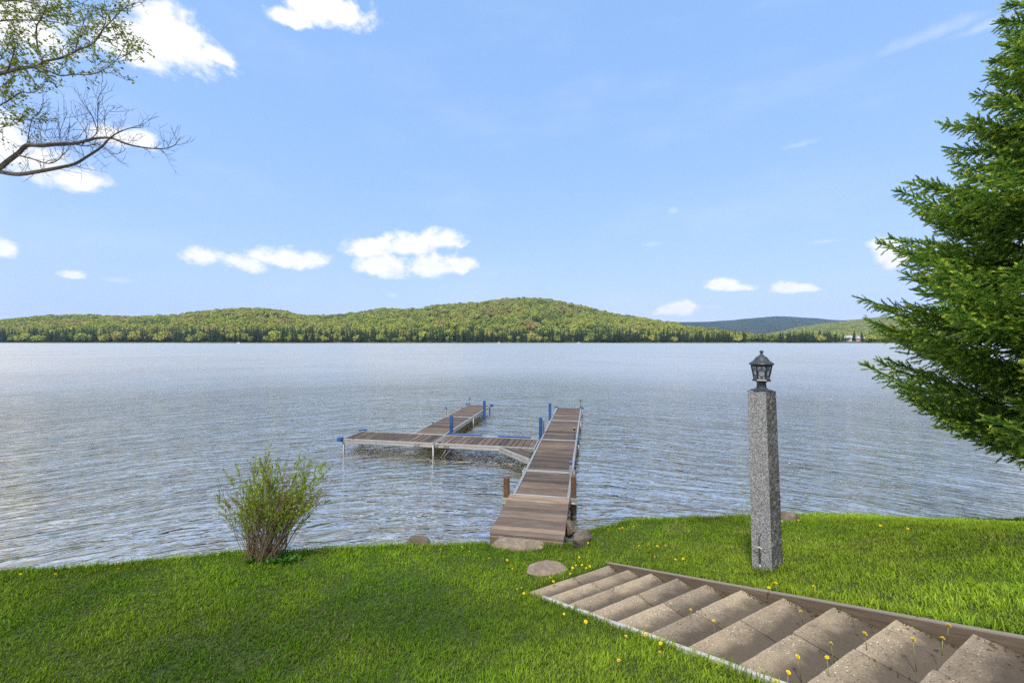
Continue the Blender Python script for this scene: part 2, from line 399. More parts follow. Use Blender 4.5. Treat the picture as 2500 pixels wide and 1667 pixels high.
def np_mesh(name, V, Fc, col=None, smooth=False):
    V = np.asarray(V, np.float32); Fc = np.asarray(Fc, np.int32); k = Fc.shape[1]
    me = bpy.data.meshes.new(name); me.vertices.add(len(V)); me.vertices.foreach_set('co', V.ravel())
    me.loops.add(Fc.size); me.loops.foreach_set('vertex_index', Fc.ravel())
    me.polygons.add(len(Fc)); me.polygons.foreach_set('loop_start', np.arange(0, Fc.size, k, dtype=np.int32))
    me.polygons.foreach_set('use_smooth', np.full(len(Fc), smooth))
    if col is not None:
        a = me.color_attributes.new('col', 'FLOAT_COLOR', 'POINT')
        a.data.foreach_set('color', np.concatenate([col, np.ones((len(V), 1))], 1).astype(np.float32).ravel())
    me.update(calc_edges=True); me.validate(); return me
# smooth value noise for the scattering (numpy)
_G = rng.random((64, 64))
def vnoise(x, y, s):
    x = np.asarray(x)*s+100.3; y = np.asarray(y)*s+57.7
    i = np.floor(x).astype(int); j = np.floor(y).astype(int); a = x-i; b = y-j
    a = a*a*(3-2*a); b = b*b*(3-2*b); g = lambda p, q: _G[p % 64, q % 64]
    return (g(i, j)*(1-a)+g(i+1, j)*a)*(1-b)+(g(i, j+1)*(1-a)+g(i+1, j+1)*a)*b
def sstep(a, b, x):
    q = np.clip((np.asarray(x, float)-a)/(b-a), 0, 1); return q*q*(3-2*q)

# ------------------------------------------------------------------ lay of the land
ST_O = (0.165, 3.925, 0.36); ST_A = math.atan2(.471, .882)      # foot of the steps, nosing direction
cs, sn = math.cos(ST_A), math.sin(ST_A)
RUN, RISE, STW = .296, .105, .995
def st_local(x, y):
    X = np.asarray(x)-ST_O[0]; Y_ = np.asarray(y)-ST_O[1]
    return X*cs+Y_*sn, -X*sn+Y_*cs
SHX = [-40, -14, -9, -5.5, -4.6, -3.3, -2.6, -1.15, -.3, .2, .75, 1.0, 1.6, 2.3, 3.4, 4.5, 5.4, 6.4, 7.0, 9.0, 14, 40]
SHY = [2.0, 3.3, 4.0, 4.40, 4.48, 4.80, 4.84, 5.0, 5.03, 5.02, 5.10, 5.35, 5.55, 5.50, 5.45, 5.40, 5.22, 5.30, 5.40, 6.1, 6.6, 6.0]
SHZ = [.3, .3, .3, .30, .30, .30, .30, .29, .27, .25, .25, .30, .36, .40, .42, .43, .43, .42, .42, .42, .42, .42]
def shore_y(x): return np.interp(x, SHX, SHY) + .05*(vnoise(x, 0*np.asarray(x), 1.7)-.5) + .03*(vnoise(x, 0*np.asarray(x)+9, 5.0)-.5)
def smax(a, b, k): h = np.clip(.5+.5*(a-b)/k, 0, 1); return b*(1-h)+a*h+k*h*(1-h)
def gz(x, y):
    x = np.asarray(x, float); y = np.asarray(y, float)
    e = shore_y(x)-y; zs = np.interp(x, SHX, SHZ)
    tt = (x-1.04)*.471-(y-4.4)*.882
    A = zs+.085*e
    B = .36+.356*tt
    B = -smax(-B, -(zs+.40*np.maximum(e, 0)), .12)
    B = np.minimum(B, 1.9)
    z = smax(A, B, .10)
    z = z+.018*(vnoise(x, y, 1.3)-.5)+.012*(vnoise(x, y, 3.7)-.5)
    near = np.exp(-((tt+.1)/.5)**2)*0
    sx, sy = st_local(x, y)
    w = sstep(.25, .05, np.maximum(np.maximum(-sx, sx-STW-.03), np.maximum(sy-.02, 0)))   # sit flush beside the steps
    z = z*(1-w)+(ST_O[2]+.356*np.maximum(-sy, -.02)+np.where(sx > .5, -.012, -.012))*w
    out = np.maximum(-e, 0)
    z = np.where(e < .10, z-.03*sstep(.10, 0, e), z)
    return z-sstep(0, .30, out)*.75-np.minimum(out, 3)*.15
def ray_ground(u, v, up=0.0):
    a = (u-1250)/F; s = (v-HZ)/F
    ys = np.linspace(1.2, 8, 3400); d = (H-s*ys)-(gz(a*ys, ys)+up)
    k = np.argmax(d < 0); y = ys[k] if d.min() < 0 else 5.0
    return a*y, y, float(gz(a*y, y))

# lawn sheet, gridded along the steps so that the flight can be cut out cleanly
gx = np.unique(np.concatenate([np.linspace(-30, -9, 22), np.linspace(-9, -.02, 110), np.linspace(-.02, 1.02, 14), np.linspace(1.02, 9.5, 100), np.linspace(9.5, 30, 22)]).round(4))
gy = np.unique(np.concatenate([np.linspace(-24, -6, 22), np.linspace(-6, 0.0, 80), np.linspace(0, 8.5, 120), np.linspace(8.5, 16, 12)]).round(4))
GX, GY = np.meshgrid(gx, gy, indexing='ij')
WX = ST_O[0]+GX*cs-GY*sn; WY = ST_O[1]+GX*sn+GY*cs
V = np.stack([WX, WY, gz(WX, WY)], -1).reshape(-1, 3)
ni, nj = len(gx), len(gy); I, J = np.meshgrid(np.arange(ni-1), np.arange(nj-1), indexing='ij')
Q = np.stack([I*nj+J, (I+1)*nj+J, (I+1)*nj+J+1, I*nj+J+1], -1).reshape(-1, 4)
cx = (gx[I]+gx[I+1]).ravel()/2; cy = (gy[J]+gy[J+1]).ravel()/2
keep = ~((cx > -.02) & (cx < 1.02) & (cy < 0) & (cy > -4.45)) & (V[Q].mean(1)[:, 2] > -1.4)
lawn = link('lawn', np_mesh('lawn', V, Q[keep], smooth=True), 'lawn_soil'); tag(lawn, kind='structure', label='green lawn sloping down to the lake')

ground = link('ground', MB().add([(-5000, -900, -2), (5000, -900, -2), (5000, 5200, -2), (-5000, 5200, -2)], [(0, 1, 2, 3)]).mesh(), 'soil')
tag(ground, 'brown lake bed and ground below the water', kind='structure')
lake = link('lake', MB().add([(-4800, -60, 0), (4800, -60, 0), (4800, 5000, 0), (-4800, 5000, 0)], [(0, 1, 2, 3)]).mesh(), 'lake_water')
tag(lake, 'silver grey lake with small wind ripples', kind='structure')

# ------------------------------------------------------------------ far shore
def fan(name, a0, a1, na, ds, hfun, mt, label):
    A = np.linspace(a0, a1, na); AA, DD = np.meshgrid(A, ds, indexing='ij')
    V = np.stack([AA*DD, DD, hfun(AA, DD)], -1).reshape(-1, 3); nj = len(ds)
    I, J = np.meshgrid(np.arange(na-1), np.arange(nj-1), indexing='ij')
    Q = np.stack([I*nj+J, (I+1)*nj+J, (I+1)*nj+J+1, I*nj+J+1], -1).reshape(-1, 4)
    o = link(name, np_mesh(name, V, Q, smooth=True), mt); tag(o, label, kind='structure'); return o
k_ = 2500/2352.
SKU = np.array([-900, -300, 0, 100, 200, 300, 400, 500, 600, 650, 700, 780, 880, 960, 1000, 1100, 1150, 1200, 1260, 1330, 1400, 1500, 1560, 1650, 1750, 1800, 3500])*k_
SKV = np.array([748, 744, 742, 731, 728, 734, 729, 716, 713, 719, 731, 728, 713, 715, 705, 699, 692, 688, 691, 706, 723, 739, 747, 759, 772, 779, 779])*k_
def shore_d(a): return 604+22*np.sin(a*5+1)+16*np.sin(a*13)+10*np.sin(a*31+2)
def ridge_d(a): return np.interp(a*F+1250, [0, 350, 620, 800, 1150, 1500, 1800], [980, 1000, 1050, 1150, 1350, 1300, 900])
def hillz(a, d):
    sh = shore_d(a); rd = ridge_d(a); v = np.interp(a*F+1250, SKU, SKV)
    top = np.maximum(H+(HZ-v)/F*rd-9.5, 1.5)
    q = (d-sh)/(rd-sh); p = np.clip(q, 0, 1); prof = .30*p+.70*p*p*(3-2*p)
    z = .6*sstep(0, .02, q)+top*prof+7*(vnoise(a*d, d, .012)-.5)*np.sin(np.clip(p, 0, 1)*PI)
    z = np.where(q > 1, top-(d-rd)*.12, z)
    return np.where(q < 0, np.maximum(-1.9, (d-sh)*.05), z)
hill = fan('hill', -1.75, 1.9, 300, np.concatenate([np.linspace(560, 640, 20), np.linspace(650, 1400, 70), np.linspace(1430, 1800, 6)]), hillz, 'forest_floor', 'long wooded hill behind the far shore')
def hill2z(a, d):
    v = np.interp(a*F+1250, [1700, 1880, 1960, 2060, 2190, 2330, 2600, 3400], [834, 816, 799, 786, 772, 760, 748, 740])
    top = H+(HZ-v)/F*2100-8; q = np.clip((d-1000)/1100, 0, 1)
    return np.where(d > 2100, top-(d-2100)*.15, top*q**1.3)
hill2 = fan('hill', .40, 2.1, 90, np.concatenate([np.linspace(1000, 2100, 40), np.linspace(2200, 2700, 5)]), hill2z, 'forest_floor', 'pale green wooded slope at the right end of the lake')
def mtz(a, d):
    v = np.interp(a*F+1250, [-900, 600, 1300, 1560, 1650, 1700, 1790, 1850, 1895, 1930, 2000, 2060, 2150, 2300, 2600, 3300], [815, 812, 800, 786, 787, 786, 782, 775, 772, 773, 778, 781, 777, 776, 785, 790])
    v = v+2.0*(vnoise(a*4400, 0*a, .006)-.5)
    top = H+(HZ-v)/F*4400; q = np.clip((d-2900)/1500, 0, 1)
    return np.where(d > 4400, top-(d-4400)*.2, top*(.25*q+.75*q*q*(3-2*q))+30*(vnoise(a*d, d, .004)-.5)*np.sin(q*PI))
mt_ = fan('mountain', -1.0, 1.05, 320, np.concatenate([np.linspace(2900, 4400, 60), np.linspace(4450, 4900, 6)]), mtz, 'mountain_forest', 'blue hazy mountain beyond the end of the lake')

# far trees: prototype crowns (about 10 to 15 m)
def conifer_mesh(seed, h, r):
    R = np.random.default_rng(seed); V = []; Fc = []
    nl = 17
    for i in range(nl):
        f = i/(nl-1); z0 = h*(.10+.88*f); rr = r*(1-f)**.85*(.8+.4*R.random())+.12
        nb = 9 if f < .6 else 6
        for k in range(nb):
            a = 2*PI*(k+R.random()*.8)/nb; q = rr*(.65+.5*R.random()); w = q*.42
            d = np.array([math.cos(a), math.sin(a), 0]); s_ = np.array([-d[1], d[0], 0])
            dr = .22*q; n = len(V)
            V += [np.array([0, 0, z0+.05*h])+d*q*.05, np.array([0, 0, z0])+d*q*.55+s_*w, np.array([0, 0, z0-dr])+d*q, np.array([0, 0, z0])+d*q*.55-s_*w]
            Fc += [(n, n+1, n+2), (n, n+2, n+3)]
    n = len(V); V += [np.array([.12, 0, h*.9]), np.array([-.08, .1, h*.9]), np.array([0, 0, h*1.03])]; Fc.append((n, n+1, n+2))
    return np_mesh('crown', V, Fc)
def broad_mesh(seed, h, r, nclump=260):
    R = np.random.default_rng(seed); V = []; Fc = []
    lobes = [(np.array([0, 0, h*.62]), r*.72)]+[(np.array([math.cos(q)*r*.5, math.sin(q)*r*.5, h*(.45+.35*R.random())]), r*(.42+.2*R.random())) for q in np.linspace(0, 5.4, 6)]
    for i in range(nclump):
        c, lr = lobes[R.integers(len(lobes))]; d = R.normal(size=3); d /= np.linalg.norm(d)
        if d[2] < -.5: d[2] *= -1
        p = c+d*lr*np.array([1, 1, 1.05])*(.82+.25*R.random())
        nrm = d+R.normal(size=3)*.45; nrm /= np.linalg.norm(nrm)
        u = np.cross(nrm, R.normal(size=3)); u /= np.linalg.norm(u); w = np.cross(nrm, u); s_ = r*(.17+.15*R.random()); n = len(V)
        V += [p-u*s_, p-w*s_*.7+nrm*s_*.3, p+u*s_, p+w*s_*.7+nrm*s_*.25]; Fc += [(n, n+1, n+2), (n, n+2, n+3)]
    return np_mesh('crown', V, Fc)
con_me = [conifer_mesh(i, 13.5, 2.5) for i in (1, 2, 3)]
bro_me = [broad_mesh(i, 12.5, 7.4, 340) for i in (4, 5, 6, 7)]
for me in con_me: me.materials.append(M['far_conifer'])
for me in bro_me: me.materials.append(M['far_broadleaf'])
trk = MB().tube([(0, 0, -1.5), (0, 0, 4), (.05, 0, 8)], [.26, .2, .1], 5).mesh('trunk'); trk.materials.append(M['far_trunk'])
protos = {}
def far_tree(kind, i, x, y, z, s, label, group):
    e = empty('spruce_tree' if kind == 'c' else 'broadleaf_tree', (x, y, z), random.random()*6.28)
    e.scale = (s*random.uniform(.85, 1.15), s*random.uniform(.85, 1.15), s*random.uniform(.9, 1.15))
    link('trunk', trk, None, e); c = link('crown', (con_me if kind == 'c' else bro_me)[i], None, e)
    protos.setdefault((kind, i), c); tag(e, label, 'tree', group); return e
n = 0
for u in np.arange(-20, 2130, 10.5):
    for row in range(1):
        uu = u+random.uniform(-6, 6); a = (uu-1250)/F; d = float(shore_d(a))+random.uniform(6, 20)
        left = uu < 900
        kind = 'c' if random.random() < (.72 if left else .84) else 'b'
        if 1818 < uu < 1860 or 1864 < uu < 1902 or 2045 < uu < 2122 or 2128 < uu < 2178: continue
        z = float(hillz(np.array(a), np.array(d)))-.3
        s = random.uniform(1.0, 1.85) if kind == 'c' else random.uniform(.55, .95)
        if uu > 1600: s *= .8
        side = 'left part of the far shore' if uu < 800 else 'middle of the far shore' if uu < 1600 else 'right end of the far shore'
        far_tree(kind, n % (3 if kind == 'c' else 4), a*d, d, z, s,
                 ('dark pointed spruce at the waterline, ' if kind == 'c' else 'rounded light green tree at the waterline, ')+side,
                 ('dark spruces along the waterline, ' if kind == 'c' else 'leafy trees along the waterline, ')+side); n += 1
def scatter(name, keys, pts, scl, label):
    me = bpy.data.meshes.new(name); me.vertices.add(len(pts)); me.vertices.foreach_set('co', np.asarray(pts, np.float32).ravel())
    a = me.attributes.new('scl', 'FLOAT', 'POINT'); a.data.foreach_set('value', np.asarray(scl, np.float32))
    a = me.attributes.new('rot', 'FLOAT_VECTOR', 'POINT'); r = np.zeros((len(pts), 3), np.float32); r[:, 2] = rng.random(len(pts))*6.28
    r[:, :2] = rng.normal(size=(len(pts), 2))*.05; a.data.foreach_set('vector', r.ravel())
    a = me.attributes.new('idx', 'INT', 'POINT'); a.data.foreach_set('value', rng.integers(0, len(keys), len(pts)).astype(np.int32))
    o = link(name, me); tag(o, label, kind='stuff')
    ng = bpy.data.node_groups.new(name+'_scatter', 'GeometryNodeTree')
    ng.interface.new_socket('Geometry', in_out='INPUT', socket_type='NodeSocketGeometry')
    ng.interface.new_socket('Geometry', in_out='OUTPUT', socket_type='NodeSocketGeometry')
    N = ng.nodes.new; gi = N('NodeGroupInput'); go = N('NodeGroupOutput'); ip = N('GeometryNodeInstanceOnPoints'); jn = N('GeometryNodeJoinGeometry')
    for k in keys[::-1]:
        oi = N('GeometryNodeObjectInfo'); oi.inputs[0].default_value = protos[k]; oi.inputs['As Instance'].default_value = True
        ng.links.new(oi.outputs['Geometry'], jn.inputs[0])
    def at(nm, ty):
        q = N('GeometryNodeInputNamedAttribute'); q.data_type = ty; q.inputs[0].default_value = nm
        return q.outputs[0]
    ng.links.new(gi.outputs[0], ip.inputs['Points']); ng.links.new(jn.outputs[0], ip.inputs['Instance'])
    ip.inputs['Pick Instance'].default_value = True
    ng.links.new(at('idx', 'INT'), ip.inputs['Instance Index']); ng.links.new(at('scl', 'FLOAT'), ip.inputs['Scale']); ng.links.new(at('rot', 'FLOAT_VECTOR'), ip.inputs['Rotation'])
    ng.links.new(ip.outputs[0], go.inputs[0])
    md = o.modifiers.new('scatter', 'NODES'); md.node_group = ng; return o
def wood_points(n, a0, a1, d0f, d1f, hf):
    a = rng.uniform(a0, a1, n); lo = d0f(a); hi = d1f(a)
    d = np.sqrt(rng.random(n)*(hi**2-lo**2)+lo**2); return a, d, hf(a, d)
a, d, z = wood_points(17000, -1.5, 1.02, lambda a: shore_d(a)+8, lambda a: ridge_d(a)+30, hillz)
q = (d-shore_d(a))/(ridge_d(a)-shore_d(a)); uu = a*F+1250
pc = np.where(q < .14, .88, np.where(q < .24, .5, .08+.25*(vnoise(a*d, d, .006) > .70)+.30*sstep(.85, 1, q)))
pc = np.where(uu > 1660, np.maximum(pc, .62), pc); pc = np.where((uu > 1000) & (uu < 1650) & (q > .12) & (q < .92), pc*.6, pc)
isc = rng.random(len(a)) < pc
P = np.stack([a*d, d, z-.4], 1)
house_gap = ((np.abs(uu-1840) < 20) | (np.abs(uu-1884) < 20) | (np.abs(uu-2083) < 38) | (np.abs(uu-2152) < 26)) & (d < shore_d(a)+44)
ok = ~house_gap
scl_c = rng.uniform(.55, 1.25, len(a))*np.where(q < .15, 1.4, 1.1)*np.where(uu > 1660, .8, 1); scl_b = (.45+.80*rng.random(len(a))**1.2)*np.where(uu > 1660, .75, 1)
scatter('spruce_forest', [('c', 0), ('c', 1), ('c', 2)], P[ok & isc], scl_c[ok & isc], 'dark spruces scattered through the far hillside forest')
scatter('broadleaf_forest', [('b', i) for i in range(4)], P[ok & ~isc], scl_b[ok & ~isc], 'yellow green spring forest covering the far hill')
a, d, z = wood_points(7000, .60, 1.05, lambda a: a*0+1100, lambda a: a*0+2110, hill2z)
P = np.stack([a*d, d, z-.5], 1); isc = rng.random(len(a)) < .12
scatter('slope_forest', [('b', i) for i in range(4)], P[~isc], rng.uniform(.6, 1.1, (~isc).sum()), 'pale green forest on the slope at the right end of the lake')
scatter('slope_spruces', [('c', 0), ('c', 1), ('c', 2)], P[isc], rng.uniform(.6, 1.0, isc.sum()), 'dark spruces dotted over the right hand slope')

# houses on the far shore
def house(u, v, w, dp, hh, rh, rz, wall, roof, label, nwin=3, deck=False, zoff=0.0):
    a = (u-1250)/F; ds = float(shore_d(np.array(a)))+np.arange(4, 220, 2.0); zs_ = hillz(a+0*ds, ds); k = int(np.argmin(np.abs(H-(v-HZ)/F*ds-zs_)))
    d = float(ds[k]); e = empty('house', (a*d, d, float(zs_[k])), rz); e.scale = (1.45, 1.45, 1.35)
    MB().box((0, 0, hh/2-.5), (w, dp, hh+1)).add([(-w/2, -dp/2, hh), (w/2, -dp/2, hh), (0, -dp/2, hh+rh), (-w/2, dp/2, hh), (w/2, dp/2, hh), (0, dp/2, hh+rh)], [(0, 1, 2), (3, 5, 4)]).build('wall', wall, e)
    r = MB()
    for s in (-1, 1):
        r.add([(s*(w/2+.5), -dp/2-.5, hh-.35), (0, -dp/2-.5, hh+rh+.12), (0, dp/2+.5, hh+rh+.12), (s*(w/2+.5), dp/2+.5, hh-.35),
               (s*(w/2+.5), -dp/2-.5, hh-.15), (0, -dp/2-.5, hh+rh+.35), (0, dp/2+.5, hh+rh+.35), (s*(w/2+.5), dp/2+.5, hh-.15)],
              [(0, 1, 2, 3), (4, 5, 6, 7), (0, 1, 5, 4), (3, 2, 6, 7), (0, 3, 7, 4)])
    rf = r.build('roof', roof, e)
    MB().box((w*.2, 0, hh+rh*.9), (.6, .6, 1.3)).build('chimney', 'house_grey', rf)
    for i in range(nwin):
        x = -w/2+w*(i+.5)/nwin
        wn_ = MB().box((x, -dp/2-.03, hh*.55), (w/nwin*.5, .12, hh*.4)).build('window', 'window_glass', e)
        MB().box((x, -dp/2-.08, hh*.55-hh*.2-.06), (w/nwin*.62, .2, .12)).build('sill', 'house_white', wn_)
    if deck:
        MB().box((0, -dp/2-1.4, .2), (w*1.1, 2.8, .25)).build('deck', 'house_white', e)
    tag(e, label, 'house', 'houses along the far shore'); return e
house(2076, 833, 7.5, 9, 4.2, 2.4, .15, 'house_white', 'house_grey', 'large white lakeside house with gabled front left of the spruce', 4, True)
house(2096, 833, 8, 8, 3.6, 2.2, 1.2, 'house_trim', 'house_grey', 'reddish wing with grey roof right behind the white gabled house', 3)
house(2152, 833, 7, 7, 3.0, 2.6, .9, 'house_white', 'roof_pale', 'small house with pale metal roof nearest to the spruce branches', 2)
house(1844, 832, 6.5, 5, 2.2, 1.3, 1.45, 'house_trim', 'roof_pale', 'low cottage with white roof above the lantern on the far shore', 2)
house(1882, 835, 5, 4, 1.6, 1.6, .6, 'house_grey', 'house_grey', 'little grey boathouse at the water right of the lantern', 1)
house(574, 815, 5, 5, 3.2, 1.6, .3, 'house_white', 'roof_pale', 'white cottage half hidden in trees on the far left shore', 2, zoff=1)
house(1155, 829, 4, 4, 2.8, 1.5, .2, 'house_white', 'house_grey', 'tiny white cottage between spruces below the hill', 1)
# small boats and floats by the far shore
def far_boat(u, L, label):
    a = (u-1250)/F; d = float(shore_d(np.array(a)))-6
    e = empty('moored_boat', (a*d, d, 0), random.uniform(-.3, .3))
    hl = []; ns = 7
    for i in range(ns):
        f = i/(ns-1); w = L*.17*math.sin(PI*(.18+.82*(1-f)) if f > .5 else PI*.5)*1.0 if f < .98 else .03
        x = (f-.5)*L; sh = .55+.25*f*f
        hl.append([(x, -w, sh), (x, -w*.6, -.1), (x, w*.6, -.1), (x, w, sh)])
    b = MB()
    for i in range(ns-1):
        for k in range(3): b.add([hl[i][k], hl[i+1][k], hl[i+1][k+1], hl[i][k+1]], [(0, 1, 2, 3)])
        b.add([hl[i][0], hl[i+1][0], hl[i+1][3], hl[i][3]], [(0, 1, 2, 3)])
    b.add(hl[0], [(0, 1, 2, 3)]); b.build('hull', 'house_white', e)
    MB().box((-.2*L+.2*L, 0, 1.0), (.2*L, L*.2, .7)).build('cabin', 'house_grey', e)
    tag(e, label, 'boat', 'boats moored off the far shore')
far_boat(1218, 3.5, 'small white boat on the far water below the hill top')
far_boat(1412, 5.5, 'white boat near the far shore above the dock end')
far_boat(582, 5.0, 'small boat off the far shore below the white cottage')

# ------------------------------------------------------------------ haze
hz = MB().box((0, 2150, 218), (10400, 6300, 442)).mesh('haze')
ho = link('haze', hz); tag(ho, 'thin blue air over the lake', kind='stuff')
m = bpy.data.materials.new('haze'); m.use_nodes = True; t = NT(m.node_tree); t.nt.nodes.clear()
out = t.n('ShaderNodeOutputMaterial'); pv = t.n('ShaderNodeVolumePrincipled')
pv.inputs['Color'].default_value = (.45, .68, 1.0, 1); pv.inputs['Density'].default_value = .00008; pv.inputs['Anisotropy'].default_value = 0.0
t.l(pv.outputs[0], out.inputs['Volume']); hz.materials.append(m)

# ------------------------------------------------------------------ the dock
DZ = .31
dock = empty('dock', (.01, 6.56, 0), -math.atan(.191)); tag(dock, 'brown plank dock in aluminium frames, walkway with a side arm and finger over the lake', 'dock')
def plank_mesh(L, w, th=.032):
    return MB().box((0, 0, 0), (L, w, th)).mesh('plank', bevel=.004)
PM = {}
def plank(x, y, L, w, rz=0.0, parent=dock, mt='deck_wood', z=DZ-.018):
    key = (round(L, 3), round(w, 3), mt)
    if key not in PM: PM[key] = plank_mesh(L, w); PM[key].materials.append(M[mt])
    o = link('plank', PM[key], None, parent); o.location = (x, y, z+random.uniform(-.002, .002)); o.rotation_euler = (random.uniform(-.01, .01), 0, rz+random.uniform(-.002, .002)); return o
def rail(a, b, w=.05, h=.105, top=DZ+.006, name='rail', mt='aluminium'):
    mb = MB(); a = Vector((*a, 0)); b = Vector((*b, 0))
    mb.bar(a+Vector((0, 0, top-.0175)), b+Vector((0, 0, top-.0175)), w, .035)
    if h > .05:
        mb.bar(a+Vector((0, 0, top-.035-(h-.07)/2)), b+Vector((0, 0, top-.035-(h-.07)/2)), w*.62, h-.07)
        mb.bar(a+Vector((0, 0, top-h+.0175)), b+Vector((0, 0, top-h+.0175)), w, .035)
    return mb.build(name, mt, dock, bevel=.002)
def section(x0, y0, x1, y1, along, npl):
    """deck section: frame round the rectangle, planks across its length"""
    f = .045
    if along == 'y':
        rail((x0+f/2, y0), (x0+f/2, y1), f); rail((x1-f/2, y0), (x1-f/2, y1), f)
        rail((x0+f, y0+.02), (x1-f, y0+.02), .035, .09, DZ+.004, 'cross_bar'); rail((x0+f, y1-.02), (x1-f, y1-.02), .035, .09, DZ+.004, 'cross_bar')
        p = (y1-y0-.08)/npl
        for i in range(npl): plank((x0+x1)/2, y0+.04+p*(i+.5), x1-x0-2*f-.006, p-.015)
    else:
        rail((x0, y0+f/2), (x1, y0+f/2), f); rail((x0, y1-f/2), (x1, y1-f/2), f)
        rail((x0+.02, y0+f), (x0+.02, y1-f), .035, .09, DZ+.004, 'cross_bar'); rail((x1-.02, y0+f), (x1-.02, y1-f), .035, .09, DZ+.004, 'cross_bar')
        p = (x1-x0-.08)/npl
        for i in range(npl): plank(x0+.04+p*(i+.5), (y0+y1)/2, y1-y0-2*f-.006, p-.015, PI/2)
W = .905
section(0, .0, W, 1.24, 'y', 8)
section(0, 1.26, W, 3.74, 'y', 17); section(0, 3.76, W, 6.24, 'y', 17); section(0, 6.26, W, 8.74, 'y', 17)
section(-2.45, 2.84, -.02, 3.745, 'x', 17); section(-4.90, 2.84, -2.47, 3.745, 'x', 17)
section(-3.40, 3.76, -2.50, 6.24, 'y', 17); section(-3.40, 6.26, -2.50, 8.74, 'y', 17)
# triangular corner deck
rail((-.84, 2.80), (-.02, 1.98), .05, .11, DZ+.004, 'brace_rail')
for i in range(6):
    c = .07+.11*i; L = max(.12, 2*(.56-c)) if c < .5 else .12
    o = plank(-.02-(.82-.0)/2+.0, 2.80, .5, .10) if False else None
for i in range(5):
    off = .085+.105*i; L = 1.16-2*off-.06
    if L < .1: break
    cx_ = -.43+off*.7071; cy_ = 2.39+off*.7071
    plank(cx_, cy_, L, .097, -PI/4)
# legs with diagonal braces
def leg(x, y, top=DZ-.02, r=.024, brace=None):
    MB().tube([(x, y, -1.4), (x, y, top)], r, 8).build('leg', 'steel', dock, True)
    if brace:
        for k in (0, 1):
            b_ = Vector((x, y, 0))+Vector(brace)*(.32+.1*k)
            MB().tube([(x+brace[0]*.02, y+brace[1]*.02+.02*k, -.25), (b_.x, b_.y+.03*k, DZ-.13)], .008, 5).build('brace', 'steel', dock, True)
leg(-4.86, 2.86, brace=(1, 0, 0)); leg(-4.86, 3.72, brace=(1, 0, 0)); leg(-2.46, 2.80, brace=(1, 0, 0)); leg(-2.46, 3.70)
leg(-3.43, 6.25); leg(-2.47, 6.25, brace=(-1, 0, 0)); leg(-3.36, 8.70); leg(-2.53, 8.70, brace=(-1, 0, 0))
for y in (1.25, 3.75, 6.25, 8.71): leg(-.03, y); leg(W+.03, y)
def blue_post(x, y, z0, z1, name='bumper_post', lab='tall blue bumper post'):
    o = MB().box((x, y, (z0+z1)/2), (.085, .075, z1-z0)).build(name, 'blue_plastic', dock, bevel=.012, seg=2); o['label'] = lab
blue_post(-2.43, 4.02, -.15, DZ+.46); blue_post(-2.43, 7.50, -.2, DZ+.36)
blue_post(-.06, 6.80, -.1, DZ+.44); blue_post(-.06, 4.28, -.1, DZ+.44)
MB().box((.005, 4.40, DZ+.17), (.04, .04, .42)).build('dock_post', 'aluminium', dock, bevel=.004)
def capped(x, y, h):
    o = MB().box((x, y, DZ+h/2-.1), (.052, .052, h+.2)).build('dock_post', 'aluminium', dock, bevel=.004)
    MB().box((x, y, DZ+h+.02), (.062, .062, .055)).build('post_cap', 'blue_plastic', o, bevel=.008)
capped(-3.45, 6.40, .22); capped(W-.035, 1.12, .20)
def corner_cap(x, y, dx=.16, dy=.10):
    MB().box((x, y, DZ-.012), (dx, dy, .10)).build('corner_bumper', 'blue_plastic', dock, bevel=.02, seg=2)
corner_cap(-4.93, 2.83, .14, .14); corner_cap(-4.88, 3.79, .24, .07)
corner_cap(.0, 8.78, .16, .09); corner_cap(W, 8.78, .16, .09); corner_cap(-3.42, 8.78, .18, .09); corner_cap(-2.49, 8.78, .16, .09)
corner_cap(-.035, 3.75, .07, .06); corner_cap(W+.03, 3.72, .06, .07)
MB().box((-1.95, 3.80, DZ+.005), (.86, .05, .07)).build('edge_bumper', 'blue_plastic', dock, bevel=.012)
MB().box((-.68, 3.80, DZ+.005), (.84, .05, .07)).build('edge_bumper', 'blue_plastic', dock, bevel=.012)
for x in (-2.9, -2.42, -2.15):
    MB().box((x, 2.832, DZ-.06), (.13, .016, .07)).build('joint_plate', 'steel', dock, bevel=.002)
MB().box((W+.02, 1.25, DZ-.05), (.03, .18, .16)).build('joint_plate', 'aluminium', dock, bevel=.003)
MB().box((-.02, 1.25, DZ-.05), (.03, .22, .13)).build('joint_plate', 'aluminium', dock, bevel=.003)
def cleat(x, y, rz):
    MB().box((x, y, DZ+.015), (.05, .03, .03), rz).bar((x-.05*math.cos(rz), y-.05*math.sin(rz), DZ+.036), (x+.05*math.cos(rz), y+.05*math.sin(rz), DZ+.036), .016, .014).build('cleat', 'dark_plastic', dock, bevel=.003)
cleat(-3.38, 5.1, PI/2); cleat(-4.6, 2.87, 0); cleat(-2.32, 2.87, 0); cleat(-3.38, 7.9, PI/2)
# solar stake lights
def solar(x, y, h, label):
    p = dock.matrix_basis @ Vector((x, y, DZ))
    e = empty('solar_light', p)
    MB().tube([(0, 0, -.04), (0, 0, h)], .007, 6).build('stake', 'dark_plastic', e, True)
    MB().lathe([(.012, 0), (.032, .045), (.034, .05), (.034, .06)], 12, (0, 0, h)).build('lens', 'dark_plastic', e, True)
    MB().lathe([(.046, .06), (.046, .07), (.02, .082), (.004, .088)], 12, (0, 0, h)).build('solar_cap', 'steel', e, True)
    tag(e, label, 'light', 'solar lights on the dock')
solar(-3.33, 8.72, .20, 'solar stake light at the far end of the left dock finger')
solar(W-.03, 8.74, .24, 'solar stake light at the far right corner of the main walkway')
solar(W-.07, 3.80, .24, 'solar stake light halfway along the right edge of the walkway')

